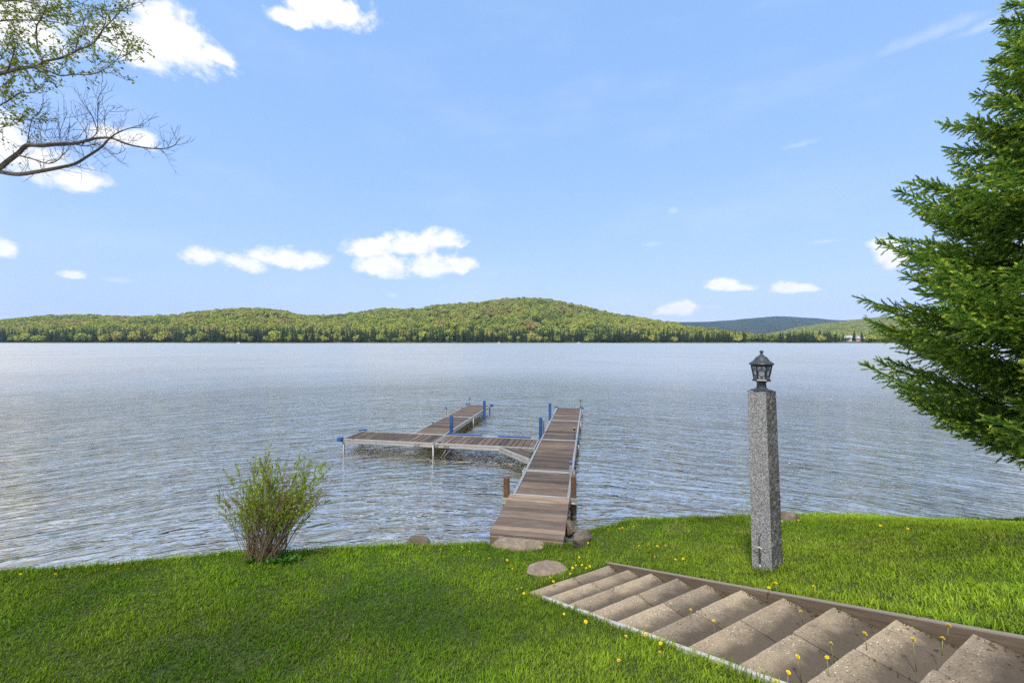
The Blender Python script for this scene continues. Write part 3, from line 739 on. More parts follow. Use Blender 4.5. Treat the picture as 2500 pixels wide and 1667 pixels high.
# landing ramp of wide boards
ramp = empty('boarding_ramp', (.01, 6.56, 0), -math.atan(.191)); tag(ramp, 'weathered wooden landing ramp joining the dock to the grass bank', 'ramp')
nb = 11; L0 = 1.36; p_ = L0/nb
for i in range(nb):
    o = plank(.43+.004*i*0, -.01-p_*(i+.5), .945+random.uniform(-.012, .012), p_-.014, 0, ramp, 'ramp_wood', z=DZ-.01)
for x in (-.01, .43, .87):
    MB().box((x, -.70, DZ-.085), (.045, 1.34, .11)).build('joist', 'ramp_wood', ramp)
MB().box((.43, -1.375, DZ-.075), (.93, .03, .10)).build('end_board', 'ramp_wood', ramp, bevel=.004)
# timber posts beside the ramp
def timber(x, y, zt, label):
    p = dock.matrix_basis @ Vector((x, y, 0)); e = empty('timber_post', p, -math.atan(.191))
    MB().box((0, 0, (zt-1.0)/2), (zt+1.0, .088, .088), mtx=Matrix.Rotation(PI/2, 3, 'Y')).build('post', 'post_wood', e, bevel=.008)
    MB().box((0, 0, -.42), (.096, .096, 1.14)).build('wet_base', 'wet_wood', e, bevel=.006)
    b_ = MB().box((0, -.05, DZ-.09), (.13, .012, .10)).box((.058, 0, DZ-.09), (.012, .1, .10)).box((-.058, 0, DZ-.09), (.012, .1, .10)); b_.build('bracket', 'aluminium', e, bevel=.002)
    MB().tube([(-.07, -.065, DZ-.12), (.07, -.065, DZ-.12)], .017, 8).build('clamp_pipe', 'aluminium', e, True)
    tag(e, label, 'post', 'timber posts at the ramp')
timber(-.095, -.02, DZ+.27, 'brown square timber post at the left side of the ramp')
timber(W+.055, .16, DZ+.30, 'brown square timber post at the right side of the ramp')

# ------------------------------------------------------------------ concrete steps
steps = empty('concrete_steps', ST_O, ST_A); tag(steps, 'flight of pebbled concrete slab steps running down the lawn', 'steps')
def slab_mesh(w, d, h, seed):
    bm = bmesh.new(); bmesh.ops.create_cube(bm, size=1)
    for v in bm.verts: v.co = Vector((v.co.x*w, v.co.y*d, v.co.z*h))
    bmesh.ops.subdivide_edges(bm, edges=bm.edges[:], cuts=8, use_grid_fill=True)
    R = random.Random(seed)
    for v in bm.verts:
        on = sum((abs(abs(v.co.x)-w/2) < 1e-5, abs(abs(v.co.y)-d/2) < 1e-5, abs(abs(v.co.z)-h/2) < 1e-5))
        if on >= 2:
            v.co *= 1-R.uniform(.001, .02)*(.7 if on == 2 else 1.3)
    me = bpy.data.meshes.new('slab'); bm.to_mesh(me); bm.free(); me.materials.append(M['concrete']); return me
NST = 15
for k in range(NST):
    j = .5+random.uniform(-.03, .03)
    for (xa, xb) in ((0, j*STW-.003), (j*STW+.003, STW-.005)):
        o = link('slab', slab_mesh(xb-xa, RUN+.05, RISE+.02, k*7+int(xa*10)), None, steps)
        o.location = ((xa+xb)/2, -k*RUN-(RUN+.05)/2+random.uniform(-.006, .006), k*RISE-(RISE+.02)/2+random.uniform(-.004, .004))
        o.rotation_euler = (random.uniform(-.012, .012), random.uniform(-.008, .008), random.uniform(-.006, .006))
# side board and edging
Lb = NST*RUN; q = RISE/RUN
bd = empty('edge_board', ST_O, ST_A); tag(bd, 'long weathered grey timber board along the right side of the steps', 'board')
bl = Lb+.05
mb = MB(); a_ = Vector((STW+.020, .06, -.06*q-.107)); b_ = Vector((STW+.020, -Lb, Lb*q-.107))
dv = (b_-a_)
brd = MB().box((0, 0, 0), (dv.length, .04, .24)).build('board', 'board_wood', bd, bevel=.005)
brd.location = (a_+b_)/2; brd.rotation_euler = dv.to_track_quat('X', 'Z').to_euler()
cb = empty('edging_strip', ST_O, ST_A); tag(cb, 'thin pale concrete edging strip along the left side of the steps', 'edging')
mb = MB(); nseg = 24
for i in range(nseg):
    y0 = -.30-(Lb-.3)*i/nseg; y1 = -.30-(Lb-.3)*(i+1)/nseg
    mb.bar((-.016+.003*math.sin(i*2.1), y0, -y0*q-.07), (-.016+.003*math.sin(i*2.1+2.1), y1, -y1*q-.07), .03, .16)
mb.build('strip', 'curb_concrete', cb)

# ------------------------------------------------------------------ lamp post
px, py, pz = ray_ground(1874, 1390)
lp = empty('lamp_post', (px, py, pz)); tag(lp, 'square granite post topped by a dark metal lantern on the lawn', 'lamp post')
PH = 1.49; hw = .078
rz = math.radians(-60)
def face_pt(a, b): return Vector((a*math.cos(rz)-b*math.sin(rz), a*math.sin(rz)+b*math.cos(rz), 0))
lean = Vector((-.045, 0.01, 0))
def post_mesh(split):
    nz = 60; nr = 8; V = []; Fc = []; R = random.Random(3)
    sides = [((-1, -1), (1, -1)), ((1, -1), (1, 1)), ((1, 1), (-1, 1)), ((-1, 1), (-1, -1))]
    for si, (p0, p1) in enumerate(sides):
        if (si == 0) == split: continue
        base = len(V)
        for i in range(nz+1):
            z = -.25+(PH+.25)*i/nz; sc = hw*(1.06-.10*i/nz)
            for k in range(nr+1):
                f = k/nr; xx = p0[0]+(p1[0]-p0[0])*f; yy = p0[1]+(p1[1]-p0[1])*f
                nx, ny = (p1[1]-p0[1])/2, -(p1[0]-p0[0])/2
                amp = (.0 if k in (0, nr) else (.011 if si else .0015))
                e_ = (R.random()-.4)*amp+(.006*math.sin(z*9+si)*(si > 0))*(0 if k in (0, nr) else 1)
                er = .002*math.sin(z*31+si)+.0015*math.sin(z*77)
                pt = face_pt(xx*sc*(1+er), yy*sc*(1+er))+face_pt(nx, ny)*e_+lean*(z/PH)
                V.append((pt.x, pt.y, z))
        for i in range(nz):
            for k in range(nr):
                a = base+i*(nr+1)+k; Fc.append((a, a+1, a+nr+2, a+nr+1))
    if split:
        c = [face_pt(x*hw*.96, y*hw*.96)+lean+Vector((0, 0, PH)) for x, y in ((-1, -1), (1, -1), (1, 1), (-1, 1))]
        n = len(V); V += [tuple(p) for p in c]; Fc.append((n, n+1, n+2, n+3))
    me = bpy.data.meshes.new('shaft'); me.from_pydata(V, [], Fc); me.update(); return me
link('shaft', post_mesh(True), 'granite_split', lp)
o = link('front_face', post_mesh(False), 'granite', lp); o['label'] = 'sawn speckled grey front of the granite post'
ln = MB(); base = lean*1.0+Vector((0, 0, PH))
def lpart(name, mb, mt, parent=lp, smooth=False, bevel=0): return mb.build(name, mt, parent, smooth, bevel)
bx, by, bz = base
lpart('lantern_base', MB().lathe([(.082, 0), (.082, .008), (.05, .016), (.036, .028), (.034, .070), (.046, .078), (.058, .082)], 24, base), 'lantern_metal', smooth=False)
lpart('lantern_floor', MB().lathe([(.066, .080), (.070, .086), (.062, .098), (.056, .102)], 6, base, PI/6), 'lantern_metal')
lpart('lantern_roof', MB().lathe([(.078, .205), (.080, .214), (.092, .220), (.092, .227), (.080, .236), (.066, .246), (.052, .262), (.040, .280), (.026, .290), (.018, .292), (.018, .298), (.011, .301)], 24, base), 'lantern_metal', smooth=True)
lpart('finial', MB().lathe([(.006, .298), (.014, .302), (.010, .308), (.007, .312), (.014, .319), (.0155, .326), (.012, .333), (.004, .337)], 12, base), 'lantern_metal', smooth=True)
r0, r1, z0, z1 = .054, .074, .100, .206
for k in range(6):
    a = PI/6+k*PI/3; a2 = a+PI/3
    P0 = Vector((bx+r0*math.cos(a), by+r0*math.sin(a), bz+z0)); P1 = Vector((bx+r1*math.cos(a), by+r1*math.sin(a), bz+z1))
    Q0 = Vector((bx+r0*math.cos(a2), by+r0*math.sin(a2), bz+z0)); Q1 = Vector((bx+r1*math.cos(a2), by+r1*math.sin(a2), bz+z1))
    lpart('cage_bar', MB().bar(P0, P1, .009, .009), 'lantern_metal')
    cen = (P0+P1+Q0+Q1)/4; nrm = (cen-Vector((bx, by, cen.z))).normalized()
    ins = -nrm*.004
    pane = MB().add([P0+ins, Q0+ins, Q1+ins, P1+ins, P0+ins*1.6, Q0+ins*1.6, Q1+ins*1.6, P1+ins*1.6], [(0, 1, 2, 3), (7, 6, 5, 4), (0, 4, 5, 1), (3, 2, 6, 7)])
    pn = lpart('glass_pane', pane, 'lantern_glass')
    def pt(f, g): return (P0+(Q0-P0)*f)*(1-g)+(P1+(Q1-P1)*f)*g
    tr = MB()
    for (f0, g0, f1, g1) in ((.5, 0, .5, .18), (.5, .18, .12, .34), (.5, .18, .88, .34), (.12, .34, .12, .60), (.88, .34, .88, .60), (.12, .6, .5, .76), (.88, .6, .5, .76), (.5, .76, .5, 1)):
        tr.bar(pt(f0, g0), pt(f1, g1), .0035, .0035)
    tr.build('lattice', 'lantern_metal', pn)
lpart('lamp_bulb', MB().lathe([(.012, .10), (.014, .13), (.022, .155), (.018, .178), (.004, .188)], 12, base), 'house_white', smooth=True)
# outlet pipe on the front face
fr = face_pt(.0, -1)
def fp(a, z, off): return face_pt(a, -hw-off)+lean*(z/PH)+Vector((0, 0, z))
lpart('water_pipe', MB().tube([fp(.0, .315, -.02), fp(.0, .318, .02), fp(.0, .300, .032), fp(.0, .20, .03), fp(.0, .06, .028)], .0055, 8), 'steel', smooth=True)
lpart('pipe_fitting', MB().tube([fp(.0, .0, .03), fp(.0, .075, .03)], .014, 10), 'steel', smooth=True)
lpart('tap_handle', MB().tube([fp(-.035, .212, .04), fp(.03, .218, .045)], .005, 6).tube([fp(0, .214, .03), fp(0, .216, .05)], .007, 6), 'curb_concrete', smooth=True)

# ------------------------------------------------------------------ stones
STONES = []
def rock(name, u, v, rx, ry, rzh, rot, mt, label, sink=.5, seed=0, flat=0.0, tilt=0.0, z=None, cat='stone', boxy=0.0):
    x, y, g = ray_ground(u, v)
    if z is not None: g = z; y = (H-z)/((v-HZ)/F); x = (u-1250)/F*y
    bm = bmesh.new(); bmesh.ops.create_icosphere(bm, subdivisions=4, radius=1)
    R = random.Random(seed); ph = [R.uniform(0, 6.28) for _ in range(12)]
    cuts = [(Vector((R.gauss(0, 1), R.gauss(0, 1), R.gauss(0, .7))).normalized(), R.uniform(.62, .88)) for _ in range(13)]
    for vv in bm.verts:
        p = vv.co.copy()
        for nrm, dd in cuts:
            s = p.dot(nrm)
            if s > dd: p -= nrm*(s-dd)*.9
        if flat and p.z > flat: p.z = flat+(p.z-flat)*.12
        w = 1+.03*math.sin(p.x*5+ph[0])*math.sin(p.y*6+ph[1])+.02*math.sin(p.z*11+ph[2]+p.x*7)+.012*math.sin(p.x*19+ph[3])*math.sin(p.y*17+ph[4])
        vv.co = Vector((p.x*rx*w, p.y*ry*w, p.z*rzh*w))
    me = bpy.data.meshes.new(name); bm.to_mesh(me); bm.free()
    me.polygons.foreach_set('use_smooth', [True]*len(me.polygons)); me.update()
    o = link(name, me, mt); o.location = (x, y, g+rzh*(flat if flat else 1)*(1-2*sink) if not flat else g-rzh*flat+sink); o.rotation_euler = (tilt, 0, rot)
    tag(o, label, cat); STONES.append((x, y, rx*.93, ry*.93, rot)); return o
rock('landing_stone', 1258, 1329, .40, .17, .14, -.05, 'stone_tan', 'broad tan flat boulder at the foot of the ramp', sink=.085, seed=4, flat=.55)
rock('stepping_stone', 1333, 1394, .25, .18, .10, .1, 'stone_tan', 'flat tan stepping stone in grass between ramp and steps', sink=.035, seed=9, flat=.45)
rock('shore_boulder', 1424, 1296, .21, .10, .115, .75, 'stone_grey', 'log shaped grey boulder on the bank right of the ramp', sink=.30, seed=12, tilt=.15)
rock('shore_boulder', 1389, 1292, .08, .16, .12, .2, 'stone_grey', 'pale angular rock wedged under the right edge of the ramp', sink=.45, seed=21, z=.2)
rock('shore_boulder', 1022, 1325, .15, .10, .10, -.1, 'stone_grey', 'dark low rock in the grass edge left of the ramp', sink=.30, seed=30)
rock('shore_boulder', 1925, 1268, .16, .10, .10, .2, 'stone_grey', 'brown rock on the shore right behind the granite post', sink=.45, seed=41)

# ------------------------------------------------------------------ grass
def inst(x, y):
    sx, sy = st_local(x, y)
    m = (sx > -.03) & (sx < STW+.045) & (sy < .02)
    ca, sa = math.cos(-.1886), math.sin(-.1886)
    lx = (x-.01)*ca+(y-6.56)*sa; ly = -(x-.01)*sa+(y-6.56)*ca
    m |= (lx > -.06) & (lx < .92) & (ly > -1.37)
    for (a, b, rx, ry, r) in STONES:
        c_, s_ = math.cos(r), math.sin(r); X_ = (x-a)*c_+(y-b)*s_; Y_ = -(x-a)*s_+(y-b)*c_
        m |= (X_/rx)**2+(Y_/ry)**2 < .85
    return m
NB = 640000
gx_ = rng.uniform(-1, 1, NB); gy_ = .7+(6.2-.7)*rng.random(NB)**.80
bx_ = gx_*(1.36*gy_+1.7)+.15; by_ = gy_
e_ = shore_y(bx_)-by_
ok = (e_ > -.05) & ~inst(bx_, by_) & (np.abs(bx_) < 10)
bx_, by_, e_ = bx_[ok], by_[ok], e_[ok]; n = len(bx_)
n1 = vnoise(bx_, by_, 2.2); n2 = vnoise(bx_+7, by_, 6.5); n3 = vnoise(bx_, by_+11, 1.1)
sx, sy = st_local(bx_, by_)
nearst = sstep(.18, .0, np.maximum(np.maximum(-sx, sx-STW-.05), sy))*(sy < .1)
pdist = np.hypot(bx_-px, by_-py)
Ln = (.018+.022*rng.random(n))*(.65+.7*n2)+.055*sstep(.28, .0, e_)*rng.random(n)**1.5+.05*sstep(.22, .10, pdist)*rng.random(n)+.05*nearst*rng.random(n)**2
tall = rng.random(n) < .004; Ln[tall] *= 1.9
wd = (.0016+.0013*rng.random(n))*(1+.35*by_/4)
az_ = rng.random(n)*2*PI+.0; lean_ = .25+.75*rng.random(n); az_ = np.where(rng.random(n) < .5, az_, .6+1.2*rng.normal(size=n))
dxy = np.stack([np.cos(az_), np.sin(az_)], 1); pr_ = np.stack([-dxy[:, 1], dxy[:, 0]], 1)
bz_ = gz(bx_, by_)-.006
base = np.stack([bx_, by_, bz_], 1)
def P_(fr, up, side):
    q = base.copy(); q[:, :2] += dxy*(Ln*fr*lean_)[:, None]+pr_*(wd*side)[:, None]; q[:, 2] += Ln*up; return q
Vg = np.stack([P_(0, 0, -1), P_(0, 0, 1), P_(.35, .60, -.8), P_(.35, .60, .8), P_(1.0, .93, 0)], 1).reshape(-1, 3)
idx = np.arange(n)[:, None]*5
Fg = np.concatenate([idx+np.array([[0, 1, 3]]), idx+np.array([[0, 3, 2]]), idx+np.array([[2, 3, 4]])], 0)
c_a = np.array([.085, .190, .008]); c_b = np.array([.195, .290, .016]); c_c = np.array([.055, .145, .008]); c_dry = np.array([.33, .27, .10])
f = np.clip(.5*n1+.5*rng.random(n), 0, 1)[:, None]
colg = c_a*(1-f)+c_b*f
f = (sstep(.5, .75, n3)*.6)[:, None]; colg = colg*(1-f)+c_c*f
dryp = .03+.6*sstep(.66, .80, vnoise(bx_+3, by_+5, 2.7))*(bx_ > 1.5)+.10*sstep(.70, .85, vnoise(bx_+1, by_+2, 3.1))+.25*nearst*(sx < .5)*0
dry = rng.random(n) < dryp; colg[dry] = colg[dry]*.35+c_dry*.65
wr = (sstep(-.5, 2.0, bx_-.6*(by_-4.0))*(.35+.65*n1))[:, None]; colg = colg*(1-wr)+np.array([.205, .295, .022])*wr*1.0  # right side drier and yellower; shade on the left is put into this tint
colg *= (.5+.95*rng.random(n)**1.3)[:, None]*(.8+.4*n2)[:, None]*(.72+.56*vnoise(bx_+21, by_+4, 1.0))[:, None]
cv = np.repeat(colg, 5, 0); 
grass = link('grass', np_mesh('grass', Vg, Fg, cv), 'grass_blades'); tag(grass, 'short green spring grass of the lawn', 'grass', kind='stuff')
del grass['category']

# ------------------------------------------------------------------ dandelions
DAN = {
 'yellow dandelion in the grass around the tan stepping stone': [(1194,1362),(1238,1367),(1170,1383),(1251,1388),(1273,1435),(1279,1448),(1262,1437),(1334,1414),(1343,1409),(1351,1419),(1321,1335)],
 'yellow dandelion in the cluster beside the lowest concrete step': [(1398,1386),(1406,1380),(1421,1378),(1431,1386),(1440,1382),(1392,1400),(1396,1393)],
 'yellow dandelion in the grass between ramp and granite post': [(1414,1360),(1436,1325),(1438,1344),(1464,1281),(1483,1264),(1513,1290),(1520,1288),(1486,1294),(1546,1338),(1548,1285),(1605,1333),(1560,1332),(1598,1359),(1649,1365),(1668,1364),(1586,1339),(1625,1331)],
 'yellow dandelion growing along the weathered board of the steps': [(1877,1434),(1894,1423),(1987,1432),(1955,1493),(2316,1526),(2301,1558),(2111,1546)],
 'yellow dandelion growing from a crack of the concrete steps': [(1686,1488),(1742,1515),(1947,1602),(1925,1641),(1894,1663),(2019,1604),(2028,1570),(2229,1561)],
 'yellow dandelion along the pale edging left of the steps': [(1576,1548),(1528,1553),(1613,1570),(1611,1592),(1511,1612),(1430,1517),(1377,1498)],
 'yellow dandelion at the lake edge beside the leafy shrub': [(490,1350),(528,1333),(559,1324),(532,1354)],
 'yellow dandelion on the bank between shrub and ramp': [(966,1328),(1063,1326),(1078,1312),(1075,1341),(1128,1335),(1146,1346),(1133,1355)],
 'yellow dandelion low on the far left bank': [(288,1388),(51,1401),(135,1401)],
 'yellow dandelion on the shore right of the granite post': [(1908,1272),(1950,1270),(2086,1276),(2150,1283),(2216,1290)],
}
def flower_mesh(seed):
    R = random.Random(seed); mb = MB()
    for ring, (nn, r, z, up) in enumerate(((22, .017, .0, .15), (18, .014, .003, .55), (13, .010, .005, 1.1), (8, .006, .006, 2.2))):
        for k in range(nn):
            a = 2*PI*(k+R.random()*.6)/nn; q = r*R.uniform(.85, 1.12); w = .0024
            d = Vector((math.cos(a), math.sin(a), 0)); s = Vector((-d.y, d.x, 0))
            p0 = d*.002+Vector((0, 0, z)); p1 = d*q+Vector((0, 0, z+q*up*.55+R.uniform(-.001, .001)))
            mb.add([p0-s*w*.5, p0+s*w*.5, p1+s*w, p1-s*w], [(0, 1, 2, 3)])
    me = mb.mesh('petals'); me.materials.append(M['dandelion_yellow']); return me
fl_me = [flower_mesh(i) for i in range(4)]
cal_me = MB().lathe([(.003, -.010), (.006, -.006), (.0065, .001), (.004, .003)], 8).mesh('calyx'); cal_me.materials.append(M['dandelion_stem'])
nd = 0
ORD = ['leftmost', 'second from left', 'third from left', 'fourth from left', 'fifth from left', 'sixth from left', 'seventh from left', 'eighth from left', 'ninth from left', 'tenth from left', 'eleventh from left', 'twelfth from left', 'thirteenth from left', 'fourteenth from left', 'fifteenth from left', 'sixteenth from left', 'seventeenth from left']
for label, pts in DAN.items():
    pts = sorted(pts)
    for k_d, (u, v) in enumerate(pts):
        own = (ORD[k_d] if k_d < len(pts)-1 else 'rightmost')+' of the yellow dandelions'+label[16:].replace(' growing', '')
        crack = 'crack' in label or 'along the weathered' in label
        h = random.uniform(.05, .085) if crack or 'shrub' in label else random.uniform(.045, .075)
        x, y, g = ray_ground(u, v, h)
        if 'crack' in label: g -= .04; h += .04
        e = empty('dandelion', (x, y, g), random.random()*6.28); s = random.uniform(.5, .75)
        bend = random.uniform(-.02, .02)
        MB().tube([(bend, .01, -.01), (bend*.4, .004, h*.5), (0, 0, h-.006)], [.0022, .002, .0017], 5).build('stem', 'dandelion_stem', e, True)
        c = link('calyx', cal_me, None, e); c.location = (0, 0, h); c.scale = (s, s, s)
        c = link('flower_head', fl_me[nd % 4], None, e); c.location = (0, 0, h); c.scale = (s, s, s); c.rotation_euler = (random.uniform(-.5, .5), random.uniform(-.5, .5), 0)
        tag(e, own, 'flower', 'yellow dandelions in the lawn and steps'); nd += 1

# ------------------------------------------------------------------ leaf batches
def leaf_batch(P, D, Nn, L, Wd, col, fold=.25):
    """P base points, D directions, Nn normals -> folded leaf, 2 quads as 4 tris"""
    D = D/np.linalg.norm(D, axis=1, keepdims=True); S = np.cross(D, Nn); S /= np.linalg.norm(S, axis=1, keepdims=True)+1e-9; Nn = np.cross(S, D)
    L = L[:, None]; Wd = Wd[:, None]
    pts = [P, P+D*L*.45+S*Wd+Nn*Wd*fold, P+D*L-Nn*L*.10, P+D*L*.45-S*Wd+Nn*Wd*fold, P+D*L*.45-Nn*L*.02]
    V = np.stack(pts, 1).reshape(-1, 3); i = np.arange(len(P))[:, None]*5
    Fc = np.concatenate([i+np.array([[0, 1, 4]]), i+np.array([[1, 2, 4]]), i+np.array([[2, 3, 4]]), i+np.array([[3, 0, 4]])], 0)
    return V, Fc, np.repeat(col, 5, 0)

# ------------------------------------------------------------------ shrub at the shore
sx0, sy0, sz0 = ray_ground(645, 1362)
shrub = empty('shrub', (sx0, sy0, sz0)); tag(shrub, 'loose shrub of thin brown stems with small fresh leaves at the lake edge', 'shrub')
R = np.random.default_rng(5); stems = MB(); LP, LD = [], []; FL = []
for i in range(175):
    a = R.uniform(0, 2*PI); rr = .17*math.sqrt(R.random())
    b0 = np.array([rr*math.cos(a)*1.25, rr*math.sin(a), -.03])
    side = R.normal(0, .34)+.24+b0[0]*1.1; side = min(.78, max(-.50, side)); dep = R.normal(0, .18)
    h = (R.uniform(.60, 1.12))*(1-.22*abs(side)); 
    if side < -.28: h *= .85
    tip = b0+np.array([side*h*1.05, dep*h, h])
    mid = b0+(tip-b0)*.5+np.array([-side*.10, -dep*.08, .05])+R.normal(0, .015, 3)
    ts = np.linspace(0, 1, 7); pts = [(1-q)**2*b0+2*q*(1-q)*mid+q*q*tip+R.normal(0, .006, 3)*(q > 0) for q in ts]
    stems.tube(pts, list(np.linspace(.0042, .0012, 7)*R.uniform(.7, 1.4)), 4, False)
    leafy = R.random() < .46
    for q in np.arange(.42, 1.0, .07):
        p = (1-q)**2*b0+2*q*(1-q)*mid+q*q*tip; d = 2*(1-q)*(mid-b0)+2*q*(tip-mid); d /= np.linalg.norm(d)
        if R.random() < .62:
            dd = d+R.normal(0, .45, 3); dd /= np.linalg.norm(dd); tl = R.uniform(.06, .22)
            tw = [p, p+dd*tl*.5+np.array([0, 0, .01]), p+dd*tl+np.array([0, 0, .03])]
            stems.tube(tw, [.0014, .0011, .0007], 3, False)
            if leafy:
                for w in np.linspace(.25, 1, 6):
                    for _ in range(2): LP.append(p+(tw[2]-p)*w); LD.append(dd+R.normal(0, .55, 3)+np.array([0, 0, .3]))
        if leafy and q > .55:
            for _ in range(2): LP.append(p); LD.append(d+R.normal(0, .6, 3))
    if R.random() < .26: FL.append(tip)
for (tx, tz, b) in ((.75, .12, .3), (.60, .28, .15), (-.55, .42, .1), (-.42, .12, .05), (.66, .45, .2)):     # stray low stems
    pts = [np.array([b*.3, 0, 0]), np.array([tx*.5, -.05, tz*.9+.06]), np.array([tx, -.1, tz])]
    stems.tube(pts, [.004, .003, .0014], 4, False)
    for k in range(7): q = .4+.08*k; p = pts[0]+(pts[2]-pts[0])*q+np.array([0, 0, .09]); stems.tube([p, p+R.normal(0, .06, 3)], [.0012, .0007], 3, False)
stems.build('stems', 'stem_brown', shrub)
LP, LD = np.array(LP), np.array(LD); n = len(LP)
cl_ = np.array([.16, .26, .02])+(np.array([.34, .42, .04])-np.array([.16, .26, .02]))*R.random((n, 1)); cl_ *= R.uniform(.8, 1.15, (n, 1))
V, Fc, cc = leaf_batch(LP, LD, R.normal(0, 1, (n, 3)), R.uniform(.024, .044, n), R.uniform(.006, .010, n), cl_)
lo = link('leaves', np_mesh('leaves', V, Fc, cc), 'leaves', shrub); lo['kind'] = 'stuff'
fm = MB()
for p in FL:
    for _ in range(16):
        c = p+R.normal(0, .018, 3)+np.array([0, 0, .02]); s = R.uniform(.004, .008)
        fm.add([c+np.array([s, 0, 0]), c+np.array([-s*.5, s, 0]), c+np.array([-s*.5, -s, 0]), c+np.array([0, 0, s*1.5])], [(0, 1, 3), (1, 2, 3), (2, 0, 3), (0, 2, 1)])
fo = fm.build('dry_flowers', 'dry_flower', shrub); fo['label'] = 'brown dried flower heads on the shrub tips'; fo['kind'] = 'stuff'
# leafy weeds around its foot
R = np.random.default_rng(15); P, D = [], []
for k in range(26):
    c = np.array([R.normal(.16, .16), R.normal(-.10, .05), 0]); c[2] = float(gz(sx0+c[0], sy0+c[1])-sz0)
    for j in range(7):
        a = R.uniform(0, 6.28); P.append(c); D.append(np.array([math.cos(a), math.sin(a), R.uniform(.5, 1.6)]))
P, D = np.array(P), np.array(D); n = len(P)
V, Fc, cc = leaf_batch(P, D, np.tile([0, 0, 1.], (n, 1))+R.normal(0, .2, (n, 3)), R.uniform(.05, .12, n), R.uniform(.009, .018, n), np.array([.045, .14, .012])*R.uniform(.7, 1.5, (n, 1)))
wd_ = link('weeds', np_mesh('weeds', V, Fc, cc), 'leaves'); wd_.location = (sx0, sy0, sz0); tag(wd_, 'dark green broad leaved weeds around the foot of the shrub', kind='stuff')
# dry leaf litter on the steps
R = np.random.default_rng(25); P, D = [], []
for k in range(90):
    kk = R.integers(0, 10); xx = STW-.03-abs(R.normal(0, .06)); yy = -kk*RUN-R.uniform(.06, RUN)
    P.append([ST_O[0]+xx*cs-yy*sn, ST_O[1]+xx*sn+yy*cs, ST_O[2]+kk*RISE+.006]); a = R.uniform(0, 6.28); D.append([math.cos(a), math.sin(a), R.uniform(0, .4)])
P, D = np.array(P), np.array(D); n = len(P)
V, Fc, cc = leaf_batch(P, D, np.tile([0, 0, 1.], (n, 1)), R.uniform(.010, .028, n), R.uniform(.003, .007, n), np.array([.2, .1, .05])*R.uniform(.6, 1.3, (n, 1)))
lt = link('leaf_litter', np_mesh('leaf_litter', V, Fc, cc), 'dead_leaf'); tag(lt, 'dry brown leaves in the corners of the steps', kind='stuff')

R = np.random.default_rng(35); P, D = [], []
for k in range(900):
    kk = R.integers(0, 14); c = R.random()
    if c < .55: xx = STW-.012-abs(R.normal(0, .018)); yy = -kk*RUN-R.uniform(.02, RUN)
    elif c < .8: xx = .5*STW+R.normal(0, .008); yy = -kk*RUN-R.uniform(.0, RUN)
    else: xx = .02+abs(R.normal(0, .02)); yy = -kk*RUN-R.uniform(.05, RUN)
    P.append([ST_O[0]+xx*cs-yy*sn, ST_O[1]+xx*sn+yy*cs, ST_O[2]+kk*RISE+.001]); D.append([R.normal(0, .5), R.normal(0, .5), 1])
P, D = np.array(P), np.array(D); n = len(P); f = R.random((n, 1))
V, Fc, cc = leaf_batch(P, D, R.normal(0, 1, (n, 3)), R.uniform(.006, .022, n), R.uniform(.002, .005, n), np.array([.06, .12, .015])*f+np.array([.10, .075, .03])*(1-f))
ms = link('moss', np_mesh('moss', V, Fc, cc), 'leaves'); tag(ms, 'moss and small weeds in the joints of the steps', kind='stuff')

